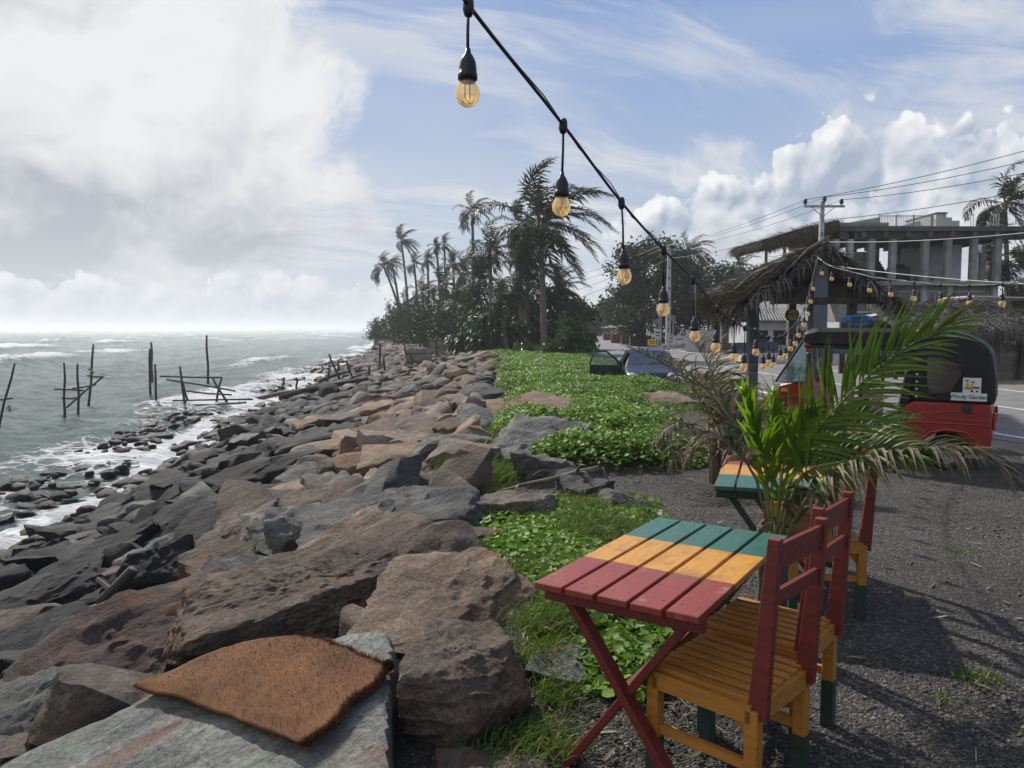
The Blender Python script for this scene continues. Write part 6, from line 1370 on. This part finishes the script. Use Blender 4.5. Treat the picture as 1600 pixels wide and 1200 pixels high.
# ------------------------------------------------------------------ parked car
M['car_blue'] = pbr('dark_blue_car_paint', (.008, .012, .028), (.007, .010, .024), 3, .22, spec=.5)
def car():
    B = Vector((4.0, 21.5, -.34)); r = thing('parked_car', B, 'dark blue hatchback facing the camera with its front door open', 'car', None, R(-6))
    # cross-sections from nose (y=0) to tail; (y, half width low, half width top, z bottom, z belt, z top, top half width)
    S = [(0.0, .62, .60, .30, .62, .66, .50), (.12, .74, .72, .24, .70, .76, .60), (.55, .80, .78, .22, .80, .86, .66), (1.0, .82, .80, .22, .88, .94, .66), (1.55, .82, .80, .22, .92, 1.32, .56), (2.0, .82, .80, .22, .93, 1.42, .56), (2.9, .82, .80, .22, .94, 1.42, .56), (3.4, .80, .78, .24, .94, 1.30, .54), (3.7, .74, .72, .3, .90, .98, .56)]
    mb = MB(); V = []
    for y, wl, wb, z0, zb, zt, wt in S: V += [(-wl, y, z0), (-wl - .02, y, (z0 + zb) / 2), (-wb, y, zb), (-wt, y, zt - .03), (-wt * .7, y, zt), (wt * .7, y, zt), (wt, y, zt - .03), (wb, y, zb), (wl + .02, y, (z0 + zb) / 2), (wl, y, z0)]
    n = 10; F = [(i * n + j, i * n + (j + 1) % n, (i + 1) * n + (j + 1) % n, (i + 1) * n + j) for i in range(len(S) - 1) for j in range(n)] + [tuple(range(n))[::-1], tuple(range((len(S) - 1) * n, len(S) * n))]
    mb.add(V, F); o = mb.build('body', M['car_blue'], r, smooth=True); o.modifiers.new('sub', 'SUBSURF').levels = 1; o.modifiers['sub'].render_levels = 2
    g2 = pbr('windscreen_reflecting_sky', (.05, .06, .07), None, 3, .04, spec=1.0)
    MB().add([(-.68, .98, .93), (.68, .98, .93), (.54, 1.56, 1.335), (-.54, 1.56, 1.335)], [(0, 1, 2, 3)]).build('windscreen', g2, r, loc=(0, -.02, .015))
    for s in (-1, 1):
        MB().add([(s * .80, 1.15, .93), (s * .80, 2.9, .95), (s * .585, 2.75, 1.36), (s * .585, 1.68, 1.34)], [(0, 1, 2, 3)]).build('side_window', g2, r, loc=(s * .02, 0, 0))
        MB().lathe([(0, .05), (.09, .045), (.13, .0)], 14).build('headlight', M['chrome'], r, loc=(s * .55, .06, .64), rot=(math.pi / 2, 0, 0))
        MB().box((s * .90, 1.25, .98), (.16, .08, .12)).build('mirror', M['car_blue'], r, bevel=.03)
        for y in (.72, 3.0):
            w = MB().lathe([(.19, -.09), (.28, -.1), (.30, -.06), (.30, .06), (.28, .1), (.19, .09)], 18).build('wheel', M['tyre'], r, smooth=True, loc=(s * .74, y, .30), rot=(0, math.pi / 2, 0)); MB().lathe([(0, .08), (.18, .07), (.2, -.07), (0, -.08)], 14).build('rim', M['metal_grey'], w)
    MB().box((0, -.03, .40), (.52, .02, .12)).build('number_plate', M['white_plate'], r); MB().box((0, -.01, .56), (.85, .03, .07)).build('grille', M['black_rubber'], r)
    MB().box((0, 1.05, .955), (1.1, .02, .02)).build('wiper', M['black_rubber'], r)
    # open front door, hinged at the screen pillar (camera left)
    d = MB(); hx, hy = -.82, 1.12; a = R(195)
    dx, dy = math.cos(a), math.sin(a)
    poly = [(0, .28), (0, .93), (.18, 1.10), (.48, 1.34), (.85, 1.36), (1.0, .95), (1.0, .30)]; nrmv = Vector((-dy, dx, 0)) * .05
    frame_ = MB(); lower = [(0, .28), (0, .93), (1.0, .95), (1.0, .30)]
    dr = MB().prism([(hx + u * dx, hy + u * dy, z) for u, z in lower], nrmv).build('door', M['car_blue'], r, bevel=.01)
    MB().tube([(hx + u * dx, hy + u * dy, z) for u, z in [(0, .93), (.18, 1.10), (.48, 1.34), (.85, 1.36), (1.0, .95)]], .03, 6).build('window_frame', M['car_blue'], dr)
    MB().prism([(hx + u * dx, hy + u * dy, z) for u, z in [(.08, .95), (.22, 1.10), (.5, 1.31), (.82, 1.33), (.95, .96)]], nrmv * .15).build('window', M['glass'], dr)
    MB().box((hx + .6 * dx, hy + .6 * dy - .06, .78), (.3, .04, .05)).build('handle', M['black_rubber'], dr)
car()

# ------------------------------------------------------------------ stilts and timbers in the surf
def timber(name, label, poles, bars, extra=None, group='fishing stilts in the surf', rock=False):
    b0 = on_ground(poles[0][0], poles[0][1]) if rock else atz(poles[0][0], poles[0][1], SEA); r = thing(name, b0, label, 'fishing stilt', group); g = random.Random(len(label))
    for bx, by, tx, ty in poles:
        a = on_ground(bx, by) if rock else atz(bx, by, SEA); t = atd(tx, ty, a.y); dn = (a - t).normalized(); foot = a + dn * (1.0 if not rock else .3)
        rad = a.y * .0017; m1 = a.lerp(t, .4) + Vector((g.uniform(-.04, .04), 0, 0)); m2 = a.lerp(t, .75) + Vector((g.uniform(-.05, .05), 0, 0))
        MB().tube([q - b0 for q in (foot, a, m1, m2, t)], [rad, rad, rad * .9, rad * .85, rad * .7], 7).build('pole', M['wood_dark'], r, smooth=True)
    d = b0.y
    for x0, y0, x1, y1 in bars:
        a, t = atd(x0, y0, d - .12), atd(x1, y1, d + .1); MB().tube([q - b0 for q in (a, a.lerp(t, .5) + Vector((0, 0, g.uniform(-.04, .04))), t)], [d * .0012] * 3, 6).build('crossbar', M['wood_dark'], r, smooth=True)
    if extra:
        for x0, y0 in extra:
            c = atd(x0, y0, d) - b0; MB().tube([c + Vector((g.uniform(-.1, .1), 0, -.06 * i)) for i in range(6)], [.02, .06, .05, .05, .03, .01], 6).build('rope_tangle', pbr('faded_rope', (.26, .22, .12), (.16, .13, .08), 9, .9), r)
    return r
timber('fishing_stilt', 'leaning fishing stilt with a rope tangle at the left edge', [(-2, 668, 23, 568)], [(-12, 624, 20, 622)], [(13, 632)])
timber('fishing_stilt', 'three pole fishing stilt with crossbars standing in the shallow sea', [(102, 656, 100, 567), (122, 648, 121, 568), (138, 637, 146, 538)], [(85, 608, 131, 610), (104, 637, 162, 588), (113, 607, 150, 601), (96, 622, 126, 621), (136, 587, 160, 589)], [(101, 648), (142, 575)])
timber('fishing_stilt', 'group of three slim bare poles in the sea', [(235, 622, 234, 545), (238, 594, 236, 535), (244, 636, 242, 569)], [])
timber('fishing_stilt', 'broken timber frame half fallen into the surf', [(290, 639, 281, 572), (297, 636, 283, 590), (337, 636, 347, 590), (359, 635, 332, 590)], [(250, 588, 347, 590), (260, 593, 368, 611), (292, 611, 362, 617), (270, 626, 395, 624), (300, 633, 385, 629)])
timber('fishing_stilt', 'single thin pole rising behind the broken timber frame', [(325, 600, 323, 524)], [])
for i, (p, lab) in enumerate([((440, 617, 443, 590), 'short dark stake at the waterline near the broken frame'), ((464, 613, 463, 590), 'second short stake at the waterline, with a stub on top'), ((532, 597, 514, 553), 'slanted long pole among the wet rocks'), ((512, 604, 515, 570), 'thick upright stake beside the slanted pole'), ((551, 592, 541, 563), 'leaning stake right of the slanted pole'),
                              ((528, 585, 529, 563), 'thin stake behind the slanted pole'), ((575, 590, 578, 570), 'short stake where the rocks turn brown'), ((593, 580, 594, 537), 'tall thin pole halfway along the shore rocks'), ((601, 585, 600, 557), 'thin pole next to the tall thin shore pole'), ((682, 562, 682, 528), 'thin pole in front of the paved slope'), ((640, 572, 632, 540), 'leaning pole by the woven panel'), ((648, 574, 641, 552), 'short leaning pole by the woven panel')]):
    timber('shore_stake', lab, [p], [], group='stakes among the shore rocks', rock=True)
for i, (x0, y0, x1, y1, lab) in enumerate([(380, 628, 500, 606, 'long dark log lying along the waterline'), (436, 622, 520, 600, 'second log lying above the waterline log'), (480, 612, 575, 592, 'fallen beam across the wet rocks'), (500, 596, 545, 580, 'short fallen beam below the slanted pole')]):
    a, b = on_ground(x0, y0, .35), on_ground(x1, y1, .45); o = MB().tube([Vector((0, 0, 0)), (b - a) * .5 + Vector((0, 0, .08)), b - a], [.13, .12, .08], 7).build('driftwood_log', M['wood_dark'], None, smooth=True, loc=a); tag(o, lab, 'log', 'logs along the waterline')
# woven panel and paved slope, headland walls
a = on_ground(655, 572); r = thing('woven_panel', a, 'grey woven palm panel standing among the shore rocks', 'fence')
for i in range(12): MB().box(((i - 5.5) * .14, 0, .55), (.12, .03, 1.1 + .05 * math.sin(i * 2)), M=Matrix.Rotation(.12, 3, 'Y')).build('lath', M['wood_grey'], r)
for z in (.25, .8): MB().box((0, -.03, z), (1.7, .03, .06)).build('rail', M['wood_dark'], r)
def slope_paving():
    r = thing('paved_slope', on_ground(735, 556), 'paved stone slope below the screw pine clump', 'stone slope'); B = r.location; g = random.Random(3)
    for i in range(9):
        for j in range(8):
            px0, py0 = 676 + i * 10 + j * 1.5 + g.uniform(-1, 1), 537 + j * 3.1; c = atd(px0, py0, 60 - j * 1.3); w, h = .48 + g.uniform(-.06, .08), .30
            MB().box(c - B, (w, 1.2, h * .5), M=Matrix.Rotation(R(-16) + g.uniform(-.05, .05), 3, 'X') @ Matrix.Rotation(g.uniform(-.08, .08), 3, 'Y')).build('stone', M['rock_grey' if g.random() < .6 else 'rock_brown'], r, bevel=.03)
slope_paving()
B = Vector((atd(592, 515, 150).x, 150, SEA)); r = thing('sea_wall', B, 'dark retaining wall at the tip of the headland', 'wall'); MB().prism([(-1.2, 0, 0), (3.2, 0, 0), (3.2, 0, 2.2), (.6, 0, 2.4), (-1.0, 0, 1.7)], (0, 6, 0)).build('masonry', M['concrete_dark'], r)
B = Vector((atd(632, 515, 112).x, 112, -1.4)); r = thing('sea_wall', B, 'low pale wall in front of the headland thickets', 'wall'); MB().box((0, 0, .9), (4.4, .5, 1.8)).build('masonry', M['concrete'], r)
for i in range(9): MB().box((-2.0 + i * .5, -.28, .9), (.10, .06, 1.7)).build('buttress', M['concrete_dark'], r)

# driftwood branch and log stub on the near rocks
pts = [atd(778, 778, 7.3), atd(820, 766, 7.35), atd(862, 758, 7.4), atd(900, 748, 7.5), atd(938, 742, 7.55)]; a = pts[0]
r = thing('driftwood_branch', a, 'pale bare driftwood branch lying across the brown block', 'branch'); MB().tube([q - a + Vector((0, 0, .06)) for q in pts], [.012, .018, .026, .032, .045], 7).build('branch', M['stalk_dry'], r, smooth=True)
for q, e in ((pts[3], (928, 756)), (pts[3], (915, 732)), (pts[2], (905, 762)), (pts[4], (948, 752)), (pts[4], (935, 730)), (pts[1], (800, 779))):
    t = atd(*e, q.y + random.uniform(-.2, .1)); MB().tube([q - a + Vector((0, 0, .06)), (q + t) / 2 - a + Vector((0, 0, .09)), t - a + Vector((0, 0, .03))], [.018, .012, .005], 5).build('twig', M['stalk_dry'], r, smooth=True)
c = on_ground(185, 925, .25); r = thing('log_stub', c, 'broken log stub poking up between the dark slabs', 'log'); MB().tube([(-.16, 0, -.1), (0, 0, .05), (.14, 0, .2)], [.06, .055, .05], 8).build('log', M['wood_dark'], r, smooth=True); MB().tube([(-.05, 0, .0), (-.2, .02, .12)], [.03, .015], 6).build('twig', M['wood_grey'], r)
